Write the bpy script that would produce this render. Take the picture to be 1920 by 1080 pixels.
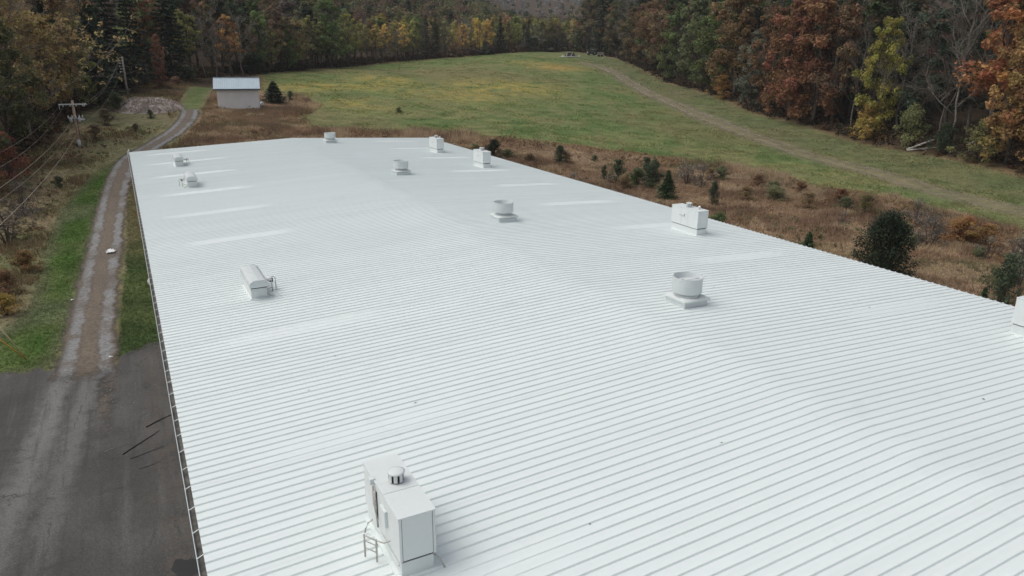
import bpy, math, random
import numpy as np
from math import sin, cos, pi, radians, hypot, atan2, degrees
from mathutils import Matrix, Vector

# ------------------------------------------------------------------ clear
for o in list(bpy.data.objects): bpy.data.objects.remove(o, do_unlink=True)
scene = bpy.context.scene
COL = scene.collection
rng = np.random.default_rng(7)
random.seed(7)

# ------------------------------------------------------------------ camera
CZ = 14.0
FPX, PITCH, YAW, ROLL = 1362.4, 0.316949, 0.4871005, 0.0095649
FW = np.array([sin(YAW)*cos(PITCH), cos(YAW)*cos(PITCH), -sin(PITCH)])
_r = np.array([cos(YAW), -sin(YAW), 0.0]); _u = np.cross(_r, FW)
RT = _r*cos(ROLL)+_u*sin(ROLL); UP = -_r*sin(ROLL)+_u*cos(ROLL)
cam_d = bpy.data.cameras.new('camera'); cam = bpy.data.objects.new('camera', cam_d); COL.objects.link(cam)
cam_d.sensor_width = 36.0; cam_d.lens = 36.0*FPX/1920.0; cam_d.clip_start = 0.1; cam_d.clip_end = 6000
M = Matrix(((RT[0], UP[0], -FW[0], 0), (RT[1], UP[1], -FW[1], 0), (RT[2], UP[2], -FW[2], CZ), (0, 0, 0, 1)))
cam.matrix_world = M
scene.camera = cam

# ------------------------------------------------------------------ world, sun, exposure
SUN_EL, SUN_AZ = radians(58), radians(-66)      # azimuth from +Y towards +X
world = bpy.data.worlds.new('World'); scene.world = world; world.use_nodes = True
nt = world.node_tree; nt.nodes.clear()
sky = nt.nodes.new('ShaderNodeTexSky'); sky.sky_type = 'NISHITA'; sky.sun_disc = False
sky.sun_elevation = SUN_EL; sky.sun_rotation = SUN_AZ
sky.air_density = 1.0; sky.dust_density = 4.0; sky.ozone_density = 1.0
hs = nt.nodes.new('ShaderNodeHueSaturation'); hs.inputs['Saturation'].default_value = 0.38
bg = nt.nodes.new('ShaderNodeBackground'); bg.inputs['Strength'].default_value = 0.134
wo = nt.nodes.new('ShaderNodeOutputWorld')
nt.links.new(sky.outputs[0], hs.inputs['Color']); nt.links.new(hs.outputs[0], bg.inputs['Color']); nt.links.new(bg.outputs[0], wo.inputs['Surface'])
sun_d = bpy.data.lights.new('sun', 'SUN'); sun = bpy.data.objects.new('sun', sun_d); COL.objects.link(sun)
sun_d.energy = 1.12; sun_d.angle = radians(50); sun_d.color = (1.0, 0.95, 0.88)
sd = Vector((sin(SUN_AZ)*cos(SUN_EL), cos(SUN_AZ)*cos(SUN_EL), sin(SUN_EL)))
sun.rotation_euler = sd.to_track_quat('Z', 'Y').to_euler(); sun.location = (0, 0, 60)
scene.view_settings.view_transform = 'Standard'; scene.view_settings.look = 'None'
scene.view_settings.exposure = 0.0; scene.view_settings.gamma = 1.0
scene.render.engine = 'CYCLES'

# ------------------------------------------------------------------ noise helpers
def _h(i, j, s):
    v = np.sin(i*127.1+j*311.7+s*74.7)*43758.5453
    return v-np.floor(v)
def vnoise(x, y, sc, s=0):
    x = np.asarray(x, float)/sc; y = np.asarray(y, float)/sc
    i = np.floor(x); j = np.floor(y); u = x-i; v = y-j
    u = u*u*(3-2*u); v = v*v*(3-2*v)
    return (_h(i, j, s)*(1-u)+_h(i+1, j, s)*u)*(1-v)+(_h(i, j+1, s)*(1-u)+_h(i+1, j+1, s)*u)*v
def fbm(x, y, sc, s=0, o=4):
    t = 0; a = .5; n = 0
    for k in range(o):
        t = t+a*vnoise(x, y, sc/2**k, s+k*3.1); n += a; a *= .55
    return t/n
def sstep(a, b, x):
    t = np.clip((np.asarray(x, float)-a)/(b-a), 0, 1); return t*t*(3-2*t)

# ------------------------------------------------------------------ terrain heights (profiles by bearing from the building's near corner)
PROF = {
 -180: [(0,0),(100,0),(400,20),(3000,150)],
 -75: [(0,0),(100,0),(400,25),(3000,150)],
 -30: [(0,0),(25,0),(50,1),(90,8),(300,60),(3000,300)],
 -15: [(0,0),(45,0),(62,.3),(85,2.5),(150,14),(400,65),(3000,330)],
 -9: [(0,0),(48,0),(75,.8),(95,2.5),(150,10),(300,42),(700,115),(3000,350)],
 -4: [(0,0),(50,0),(90,2.2),(110,4),(150,8.5),(300,37),(700,115),(3000,350)],
 0: [(0,0),(50,0),(79,1.6),(92,2.6),(115,5),(150,7.8),(175,9),(300,34),(700,112),(3000,350)],
 4: [(0,0),(50,0),(79,1.6),(95,3),(115,5.1),(150,7.4),(175,8.3),(300,28),(700,105),(3000,340)],
 8: [(0,0),(50,0),(79,1.6),(100,3.6),(120,5.2),(150,6.4),(190,7.9),(300,24),(700,98),(3000,330)],
 12: [(0,0),(50,0),(79,1.4),(105,3.4),(150,5.8),(200,8),(235,9.2),(330,24),(700,92),(3000,320)],
 20: [(0,0),(50,0),(79,1.0),(105,2.6),(150,5.2),(200,8),(250,10.1),(290,11),(380,24),(700,75),(3000,310)],
 25: [(0,0),(50,0),(79,.9),(105,2.5),(150,4.9),(200,8),(250,10.6),(285,12.2),(330,13.5),(420,20),(700,52),(1000,80),(1500,160),(3000,350)],
 29: [(0,0),(50,0),(79,.8),(105,2.4),(150,4.5),(200,7.8),(250,11),(290,13.1),(320,13.3),(430,14),(700,24),(900,45),(1400,140),(3000,330)],
 32: [(0,0),(50,0),(70,.5),(105,1.8),(150,4),(200,7),(250,10.2),(290,12.4),(330,13.3),(500,17),(900,48),(1400,145),(3000,330)],
 36: [(0,0),(45,0),(60,.3),(105,1.3),(150,3.2),(200,6),(250,9),(300,11.2),(340,14),(500,42),(1400,190),(3000,330)],
 41: [(0,0),(50,0),(105,.8),(150,2),(215,4.4),(300,20),(500,60),(3000,330)],
 46: [(0,0),(60,0),(105,.5),(160,1.9),(300,30),(500,70),(3000,330)],
 53: [(0,0),(100,0),(135,.2),(250,24),(500,75),(3000,330)],
 57: [(0,0),(90,0),(123,0),(230,23),(500,75),(3000,330)],
 63: [(0,0),(90,0),(108,0),(200,21),(500,78),(3000,330)],
 75: [(0,0),(80,0),(100,0),(200,22),(500,78),(3000,330)],
 100: [(0,0),(60,0),(95,0),(200,20),(500,70),(3000,300)],
 140: [(0,0),(100,0),(400,25),(3000,200)],
 180: [(0,0),(100,0),(400,20),(3000,150)],
}
AZN = np.array(sorted(PROF)); AZT = np.arange(-180, 181, 1.0)
RT_ = np.concatenate([np.arange(0, 400, 4.0), np.geomspace(400, 4500, 50)])
_tab = np.stack([np.interp(RT_, *zip(*PROF[a])) for a in AZN])
TAB = np.stack([np.interp(AZT, AZN, _tab[:, k]) for k in range(len(RT_))], 1)
for _ in range(6):
    T2 = TAB.copy(); T2[1:-1] = .25*TAB[:-2]+.5*TAB[1:-1]+.25*TAB[2:]; TAB = T2
for _ in range(5):
    T2 = TAB.copy(); T2[:, 1:-1] = .25*TAB[:, :-2]+.5*TAB[:, 1:-1]+.25*TAB[:, 2:]; TAB = T2
def terrain(x, y):
    x = np.asarray(x, float); y = np.asarray(y, float)
    az = np.degrees(np.arctan2(x, y)); rg = np.clip(np.hypot(x, y), 0, 4400)
    a = np.clip(az+180, 0, 359.999); i = a.astype(int); u = a-i
    j = np.clip(np.searchsorted(RT_, rg, side='right')-1, 0, len(RT_)-2); v = (rg-RT_[j])/(RT_[j+1]-RT_[j])
    z = (TAB[i, j]*(1-u)+TAB[i+1, j]*u)*(1-v)+(TAB[i, j+1]*(1-u)+TAB[i+1, j+1]*u)*v
    k = sstep(60, 110, rg)
    return z+k*((vnoise(x, y, 14, 3)-.5)*.5+(vnoise(x, y, 45, 5)-.5)*.6)
def ray(px, py): return FW+(px-960)/FPX*RT-(py-540)/FPX*UP
_ts = np.concatenate([np.arange(8, 420, .5), np.arange(420, 2500, 5.0)])
def hit(px, py):
    """where a line of sight meets the ground"""
    d = ray(px, py); d = d/hypot(d[0], d[1])
    z = CZ+d[2]*_ts; g = terrain(d[0]*_ts, d[1]*_ts)
    k = np.argmax(z < g)
    if not (z < g).any(): k = len(_ts)-1
    a, b = _ts[max(k-1, 0)], _ts[k]
    for _ in range(14):
        m = (a+b)/2
        if CZ+d[2]*m < terrain(d[0]*m, d[1]*m): b = m
        else: a = m
    return np.array([d[0]*b, d[1]*b, float(terrain(d[0]*b, d[1]*b))])
def at_range(px, py, rg):
    d = ray(px, py); d = d/hypot(d[0], d[1]); return np.array([d[0]*rg, d[1]*rg, CZ+d[2]*rg])
def hits(L): return np.array([hit(*q) for q in L])

def seg_dist(x, y, P, closed=False):
    """distance to a polyline"""
    best = np.full(np.shape(x), 1e9)
    n = len(P)
    for i in range(n if closed else n-1):
        a = P[i]; b = P[(i+1) % n]; dx, dy = b[0]-a[0], b[1]-a[1]
        t = np.clip(((x-a[0])*dx+(y-a[1])*dy)/(dx*dx+dy*dy+1e-12), 0, 1)
        best = np.minimum(best, np.hypot(x-a[0]-t*dx, y-a[1]-t*dy))
    return best
def inside(x, y, P):
    c = np.zeros(np.shape(x), bool); n = len(P)
    for i in range(n):
        x1, y1 = P[i][:2]; x2, y2 = P[(i+1) % n][:2]
        cond = ((y1 > y) != (y2 > y))
        with np.errstate(divide='ignore', invalid='ignore'):
            xi = (x2-x1)*(y-y1)/(y2-y1+1e-15)+x1
        c ^= cond & (x < xi)
    return c
def sdf(x, y, P):
    d = seg_dist(x, y, P, True); return np.where(inside(x, y, P), d, -d)

# ------------------------------------------------------------------ mesh helpers
def mesh_np(name, V, Q=None, T=None, attrs=None, smooth=False):
    V = np.asarray(V, np.float32)
    me = bpy.data.meshes.new(name)
    loops = []; starts = []; tot = 0
    if Q is not None and len(Q): 
        Q = np.asarray(Q, np.int32); loops.append(Q.ravel()); starts.append(np.arange(len(Q))*4); tot = len(Q)*4
    if T is not None and len(T):
        T = np.asarray(T, np.int32); loops.append(T.ravel()); starts.append(tot+np.arange(len(T))*3)
    L = np.concatenate(loops).astype(np.int32); S = np.concatenate(starts).astype(np.int32)
    me.vertices.add(len(V)); me.vertices.foreach_set('co', V.ravel())
    me.loops.add(len(L)); me.loops.foreach_set('vertex_index', L)
    me.polygons.add(len(S)); me.polygons.foreach_set('loop_start', S)
    if smooth: me.polygons.foreach_set('use_smooth', np.ones(len(S), bool))
    for k, v in (attrs or {}).items():
        v = np.asarray(v, np.float32)
        if v.ndim == 1:
            a = me.attributes.new(k, 'FLOAT', 'POINT'); a.data.foreach_set('value', v)
        else:
            if v.shape[1] == 3: v = np.concatenate([v, np.ones((len(v), 1), np.float32)], 1)
            a = me.attributes.new(k, 'FLOAT_COLOR', 'POINT'); a.data.foreach_set('color', v.ravel())
    me.update(calc_edges=True); me.validate()
    return me
def link(name, data, mat=None, parent=None, loc=(0, 0, 0)):
    o = bpy.data.objects.new(name, data); COL.objects.link(o); o.location = loc
    if parent is not None: o.parent = parent
    if mat is not None and data is not None and len(data.materials) == 0: data.materials.append(mat)
    return o
def thing(name, label, cat, loc=(0, 0, 0), rz=0, group=None):
    o = bpy.data.objects.new(name, None); COL.objects.link(o); o.empty_display_size = .3
    o.location = loc; o.rotation_euler = (0, 0, rz)
    return tag(o, label, cat, group)
def tag(o, label=None, cat=None, group=None, kind=None):
    if label: o['label'] = label
    if cat: o['category'] = cat
    if group: o['group'] = group
    if kind: o['kind'] = kind
    return o
class MB:
    def __init__(s): s.v = []; s.f = []
    def add(s, V, F):
        b = len(s.v); s.v += [tuple(map(float, q)) for q in V]; s.f += [tuple(i+b for i in f) for f in F]; return s
    def box(s, x0, x1, y0, y1, z0, z1):
        return s.add([(x0,y0,z0),(x1,y0,z0),(x1,y1,z0),(x0,y1,z0),(x0,y0,z1),(x1,y0,z1),(x1,y1,z1),(x0,y1,z1)],
                     [(0,3,2,1),(4,5,6,7),(0,1,5,4),(1,2,6,5),(2,3,7,6),(3,0,4,7)])
    def bar(s, a, b, w, h=None, up=(0, 0, 1)):
        a = np.array(a, float); b = np.array(b, float); d = b-a; d /= np.linalg.norm(d)
        u = np.array(up, float)
        if abs(d@u) > .98: u = np.array([1., 0, 0])
        r = np.cross(d, u); r /= np.linalg.norm(r); u = np.cross(r, d); h = h or w
        V = [p+r*i*w/2+u*j*h/2 for p in (a, b) for i, j in ((-1,-1),(1,-1),(1,1),(-1,1))]
        return s.add(V, [(0,1,2,3),(7,6,5,4),(0,4,5,1),(1,5,6,2),(2,6,7,3),(3,7,4,0)])
    def tube(s, P, R, n=8, cap=True):
        P = np.array(P, float); R = np.broadcast_to(np.array(R, float), (len(P),))
        V = []; F = []
        for i in range(len(P)):
            d = P[min(i+1, len(P)-1)]-P[max(i-1, 0)]; d /= (np.linalg.norm(d)+1e-9)
            u = np.array([0, 0, 1.]) if abs(d[2]) < .9 else np.array([1., 0, 0])
            r = np.cross(d, u); r /= np.linalg.norm(r); u = np.cross(r, d)
            for k in range(n):
                a = 2*pi*k/n; V.append(P[i]+(r*cos(a)+u*sin(a))*R[i])
        for i in range(len(P)-1):
            for k in range(n):
                k2 = (k+1) % n; F.append((i*n+k, i*n+k2, (i+1)*n+k2, (i+1)*n+k))
        if cap: F.append(tuple(range(n-1, -1, -1))); F.append(tuple((len(P)-1)*n+k for k in range(n)))
        return s.add(V, F)
    def lathe(s, prof, n=24, c=(0, 0, 0), cap0=True, cap1=True):
        V = [(c[0]+r*cos(2*pi*k/n), c[1]+r*sin(2*pi*k/n), c[2]+z) for r, z in prof for k in range(n)]
        F = [(i*n+k, i*n+(k+1) % n, (i+1)*n+(k+1) % n, (i+1)*n+k) for i in range(len(prof)-1) for k in range(n)]
        if cap0: F.append(tuple(range(n-1, -1, -1)))
        if cap1: F.append(tuple((len(prof)-1)*n+k for k in range(n)))
        return s.add(V, F)
    def mesh(s, name, smooth=False):
        me = bpy.data.meshes.new(name); me.from_pydata(s.v, [], s.f); me.update()
        if smooth: me.polygons.foreach_set('use_smooth', [True]*len(me.polygons))
        return me
    def build(s, name, mat, parent=None, smooth=False, bevel=0, loc=(0, 0, 0)):
        o = link(name, s.mesh(name, smooth), mat, parent, loc)
        if bevel:
            m = o.modifiers.new('bevel', 'BEVEL'); m.width = bevel; m.segments = 2; m.limit_method = 'ANGLE'
        return o

# ------------------------------------------------------------------ materials
def new_mat(name):
    m = bpy.data.materials.new(name); m.use_nodes = True
    n = m.node_tree.nodes; b = n['Principled BSDF']
    return m, n, m.node_tree.links, b
def noise_node(n, l, scale, detail=4, rough=.55, coord=None, dist=0):
    t = n.new('ShaderNodeTexNoise'); t.inputs['Scale'].default_value = scale; t.inputs['Detail'].default_value = detail
    t.inputs['Roughness'].default_value = rough; t.inputs['Distortion'].default_value = dist
    if coord is not None: l.new(coord, t.inputs['Vector'])
    return t
def ramp(n, l, src, stops):
    r = n.new('ShaderNodeValToRGB'); e = r.color_ramp.elements
    while len(e) < len(stops): e.new(.5)
    for k, (p, c) in enumerate(stops):
        e[k].position = p; e[k].color = (*c, 1) if len(c) == 3 else c
    l.new(src, r.inputs[0]); return r
def g3(v): return (v, v, v)
def simple(name, col, rough=.6, var=.12, scale=3.0, metal=0, bump=0, bscale=30, spec=.3):
    m, n, l, b = new_mat(name)
    tc = n.new('ShaderNodeTexCoord')
    t = noise_node(n, l, scale, 5, .6, tc.outputs['Object'])
    r = ramp(n, l, t.outputs['Fac'], [(.3, tuple(c*(1-var) for c in col)), (.7, tuple(min(1, c*(1+var)) for c in col))])
    l.new(r.outputs[0], b.inputs['Base Color']); b.inputs['Roughness'].default_value = rough; b.inputs['Metallic'].default_value = metal
    b.inputs['Specular IOR Level'].default_value = spec
    if bump:
        t2 = noise_node(n, l, bscale, 4, .6, tc.outputs['Object'])
        bp = n.new('ShaderNodeBump'); bp.inputs['Strength'].default_value = bump; bp.inputs['Distance'].default_value = .02
        l.new(t2.outputs['Fac'], bp.inputs['Height']); l.new(bp.outputs[0], b.inputs['Normal'])
    return m

def maprange_(n, l, a, f0, f1, t0, t1):
    r = n.new('ShaderNodeMapRange')
    for k, v in zip(('From Min', 'From Max', 'To Min', 'To Max'), (f0, f1, t0, t1)): r.inputs[k].default_value = v
    l.new(a, r.inputs['Value']); return r.outputs[0]
def coat_mat(name, base, rough=.42, dirt=.10):
    """white elastomeric roof coating with faint grime"""
    m, n, l, b = new_mat(name)
    geo = n.new('ShaderNodeNewGeometry'); oi = n.new('ShaderNodeObjectInfo')
    big = noise_node(n, l, .16, 5, .6, geo.outputs['Position'])
    mp = n.new('ShaderNodeMapping'); mp.inputs['Scale'].default_value = (.35, 3.0, 1)
    l.new(geo.outputs['Position'], mp.inputs['Vector'])
    st = noise_node(n, l, 1.0, 5, .65, mp.outputs[0])
    fine = noise_node(n, l, 9.0, 6, .7, geo.outputs['Position'])
    def mul(a, lo, hi):
        r = n.new('ShaderNodeMapRange'); r.inputs['From Min'].default_value = .3; r.inputs['From Max'].default_value = .7
        r.inputs['To Min'].default_value = lo; r.inputs['To Max'].default_value = hi; l.new(a, r.inputs['Value']); return r.outputs[0]
    def prod(a, c):
        q = n.new('ShaderNodeMath'); q.operation = 'MULTIPLY'; l.new(a, q.inputs[0]); l.new(c, q.inputs[1]); return q.outputs[0]
    k = prod(prod(mul(big.outputs['Fac'], 1-dirt*.22, 1.0), mul(st.outputs['Fac'], 1-dirt*.45, 1.0)), mul(fine.outputs['Fac'], 1-dirt*.35, 1.0))
    rr = n.new('ShaderNodeMapRange'); rr.inputs['To Min'].default_value = .955; rr.inputs['To Max'].default_value = 1.0; l.new(oi.outputs['Random'], rr.inputs['Value'])
    k = prod(k, rr.outputs[0])
    sp = noise_node(n, l, .55, 7, .72, geo.outputs['Position'], .6); k = prod(k, maprange_(n, l, sp.outputs['Fac'], .60, .74, 1.0, 1-dirt*.8))
    mx = n.new('ShaderNodeMix'); mx.data_type = 'RGBA'
    mx.inputs[6].default_value = (base[0]*.3, base[1]*.3, base[2]*.29, 1); mx.inputs[7].default_value = (*base, 1)
    l.new(k, mx.inputs[0]); l.new(mx.outputs[2], b.inputs['Base Color'])
    b.inputs['Roughness'].default_value = rough; b.inputs['Specular IOR Level'].default_value = .35
    bp = n.new('ShaderNodeBump'); bp.inputs['Strength'].default_value = .18; bp.inputs['Distance'].default_value = .012
    l.new(fine.outputs['Fac'], bp.inputs['Height']); l.new(bp.outputs[0], b.inputs['Normal'])
    return m
M_roof = coat_mat('roof_coating', (.80, .862, .852), .42, .13)
M_unit = coat_mat('painted_cabinet', (.755, .80, .795), .45, .14)
M_fan = coat_mat('painted_fan_metal', (.69, .735, .735), .4, .14)
M_dark = simple('dark_gap', (.03, .028, .025), .8)
M_galv = simple('galvanised_metal', (.52, .54, .55), .45, .2, 8, .35)
M_rust = simple('weathered_pipe', (.47, .46, .43), .6, .25, 20)
M_wall = simple('wall_metal', (.55, .56, .55), .5, .08, 1)
M_gutter = coat_mat('gutter_paint', (.79, .84, .835), .4, .06)
M_debris = simple('gutter_debris', (.115, .11, .10), .9, .5, 5, bump=.6)
M_glassfiber = coat_mat('skylight_coating', (.87, .90, .91), .4, .05)
M_wood = simple('pole_wood', (.55, .40, .30), .85, .3, 6, bump=.4)
M_greywood = simple('grey_wood', (.30, .27, .24), .85, .3, 6)
M_wire = simple('wire', (.36, .32, .26), .6)
M_yellow = simple('yellow_guard', (.62, .36, .08), .5, .15, 6)
M_cream = simple('cream_guard', (.62, .53, .30), .5, .15, 6)
M_porc = simple('porcelain', (.75, .76, .76), .25)
M_shedwall = simple('shed_wall_metal', (.90, .885, .86), .5, .05, .8)
M_shedroof = simple('shed_roof_metal', (.46, .55, .61), .4, .06, .6, .15, spec=.5)
M_rubber = simple('black_rubber', (.02, .02, .02), .8)
M_mach = simple('dark_machine_paint', (.06, .055, .05), .6, .3, 4)
M_white = simple('white_plastic', (.80, .82, .82), .5, .06)
M_bark = simple('bark', (.105, .09, .075), .9, .35, 3, bump=.5, bscale=8)
M_palebark = simple('pale_bark', (.21, .19, .165), .85, .35, 3, bump=.3, bscale=8)
M_twig = simple('twigs', (.125, .105, .09), .9, .3, 1)
M_log = simple('bleached_log', (.34, .32, .285), .85, .25, 3)
M_stick = simple('wet_stick', (.035, .030, .026), .6, .3, 5)
M_leaflit = simple('dead_leaf', (.07, .05, .03), .8, .4, 30)

def leaf_mat(name, trans=.38, var=.55, rough=.65):
    m, n, l, b = new_mat(name)
    oi = n.new('ShaderNodeObjectInfo'); at = n.new('ShaderNodeAttribute'); at.attribute_name = 'lv'
    ah = n.new('ShaderNodeAttribute'); ah.attribute_name = 'hv'
    mr = n.new('ShaderNodeMapRange'); mr.inputs['To Min'].default_value = 1-var; mr.inputs['To Max'].default_value = 1+var
    l.new(at.outputs['Fac'], mr.inputs['Value'])
    hr = n.new('ShaderNodeMapRange'); hr.inputs['To Min'].default_value = .47; hr.inputs['To Max'].default_value = .53
    l.new(ah.outputs['Fac'], hr.inputs['Value'])
    h = n.new('ShaderNodeHueSaturation'); l.new(oi.outputs['Color'], h.inputs['Color']); l.new(mr.outputs[0], h.inputs['Value']); l.new(hr.outputs[0], h.inputs['Hue'])
    l.new(h.outputs[0], b.inputs['Base Color']); b.inputs['Roughness'].default_value = rough; b.inputs['Specular IOR Level'].default_value = .2
    if trans:
        tr = n.new('ShaderNodeBsdfTranslucent'); l.new(h.outputs[0], tr.inputs['Color'])
        ms = n.new('ShaderNodeMixShader'); ms.inputs[0].default_value = trans
        out = n['Material Output']; l.new(b.outputs[0], ms.inputs[1]); l.new(tr.outputs[0], ms.inputs[2]); l.new(ms.outputs[0], out.inputs['Surface'])
    return m
M_leaf = leaf_mat('leaves'); M_needle = leaf_mat('needles', .28, .5)
def vcol_mat(name, rough=.85, fine=0, fs=6.0, bump=0, trans=0):
    """colour from the object's own colour attribute, with fine grain"""
    m, n, l, b = new_mat(name)
    at = n.new('ShaderNodeAttribute'); at.attribute_name = 'col'; src = at.outputs['Color']
    geo = n.new('ShaderNodeNewGeometry')
    if fine:
        t = noise_node(n, l, fs, 7, .72, geo.outputs['Position']); t3 = noise_node(n, l, fs*.17, 4, .6, geo.outputs['Position'])
        for tt, a in ((t, fine), (t3, fine*.55)):
            mr = n.new('ShaderNodeMapRange'); mr.inputs['From Min'].default_value = .3; mr.inputs['From Max'].default_value = .7
            mr.inputs['To Min'].default_value = 1-a; mr.inputs['To Max'].default_value = 1+a; l.new(tt.outputs['Fac'], mr.inputs['Value'])
            vm = n.new('ShaderNodeVectorMath'); vm.operation = 'SCALE'; l.new(src, vm.inputs[0]); l.new(mr.outputs[0], vm.inputs['Scale']); src = vm.outputs[0]
        if bump:
            bp = n.new('ShaderNodeBump'); bp.inputs['Strength'].default_value = bump; bp.inputs['Distance'].default_value = .12
            l.new(t.outputs['Fac'], bp.inputs['Height']); l.new(bp.outputs[0], b.inputs['Normal'])
    l.new(src, b.inputs['Base Color']); b.inputs['Roughness'].default_value = rough; b.inputs['Specular IOR Level'].default_value = .15
    if trans:
        tr = n.new('ShaderNodeBsdfTranslucent'); l.new(src, tr.inputs['Color'])
        ms = n.new('ShaderNodeMixShader'); ms.inputs[0].default_value = trans
        l.new(b.outputs[0], ms.inputs[1]); l.new(tr.outputs[0], ms.inputs[2]); l.new(ms.outputs[0], n['Material Output'].inputs['Surface'])
    return m
M_ground = vcol_mat('ground_cover', .9, .5, 2.6, .8)
M_grass = vcol_mat('grass_blades', .8, 0, trans=.42)
M_forest = vcol_mat('forest_leaves', .8, 0, trans=.35)

# ------------------------------------------------------------------ zones on the ground (traced from what stands where)
EDGE_R = [(1100,100),(1160,110),(1210,134),(1290,165),(1420,215),(1600,265),(1740,291),(1919,331),(2120,378)]
EDGE_C = [(420,141),(490,140),(620,128),(760,115),(880,105),(1000,97),(1060,96),(1100,100)]
W_ER = hits(EDGE_R); W_EC = hits(EDGE_C)
NEAR_F = [(2150,500),(1900,436),(1700,380),(1500,342),(1350,312),(1200,289),(1050,270),(900,255),(800,249),(640,245),(578,236),(566,218),(602,195),(550,180),(492,172)]
W_NF = hits(NEAR_F)
FIELD = np.array([q[:2] for q in W_NF]+[q[:2] for q in W_EC[1:]]+[q[:2] for q in W_ER[1:]])
VERGE = np.array([hit(*q)[:2] for q in [(-60,716),(-40,650),(55,575),(72,480),(100,420),(125,375),(165,330),(215,300),(262,274),(300,255),(340,232),(332,206),(338,184),(354,163),(378,151),(408,147),(408,163),(396,176),(388,196),(374,210),(335,262),(262,290),(232,300),(224,330),(190,420),(165,520),(130,640),(108,692)]])
VERGE2 = np.array([(-1.75,36.4),(0.6,37.6),(0.6,80),(-.3,80),(-.75,62),(-1.0,55),(-1.35,46)])
WOODL = np.array([hit(*q)[:2] for q in [(60,330),(100,262),(170,222),(215,165),(300,152),(420,141)]])
WOODL = np.vstack([[(-16,40)], [(-13.5,58)], WOODL, [W_EC[1][:2]], [(40,420)], [(-200,420)], [(-200,40)]])
TRACK = hits([(160,700),(168,640),(180,560),(196,470),(208,400),(222,340),(243,300),(285,274),(328,247),(352,222),(356,206)])[:, :2]
TRACK = np.vstack([[(-3.1,34.0)], TRACK])
TRAIL = hits([(1095,118),(1130,128),(1170,148),(1215,175),(1270,198),(1330,225),(1400,252),(1480,280),(1560,304),(1660,330),(1760,360),(1860,385),(1990,415)])[:, :2]
def smooth_path(P, k=6):
    P = np.asarray(P, float); out = []
    Q = np.vstack([2*P[0]-P[1], P, 2*P[-1]-P[-2]])
    for i in range(1, len(Q)-2):
        for t in np.linspace(0, 1, k, endpoint=False):
            a, b, c, d = Q[i-1:i+3]
            out.append(.5*((2*b)+(c-a)*t+(2*a-5*b+4*c-d)*t*t+(3*b-a-3*c+d)*t**3))
    out.append(P[-1]); return np.array(out)
TRACK_S = smooth_path(TRACK); TRAIL_S = smooth_path(TRAIL)

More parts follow.
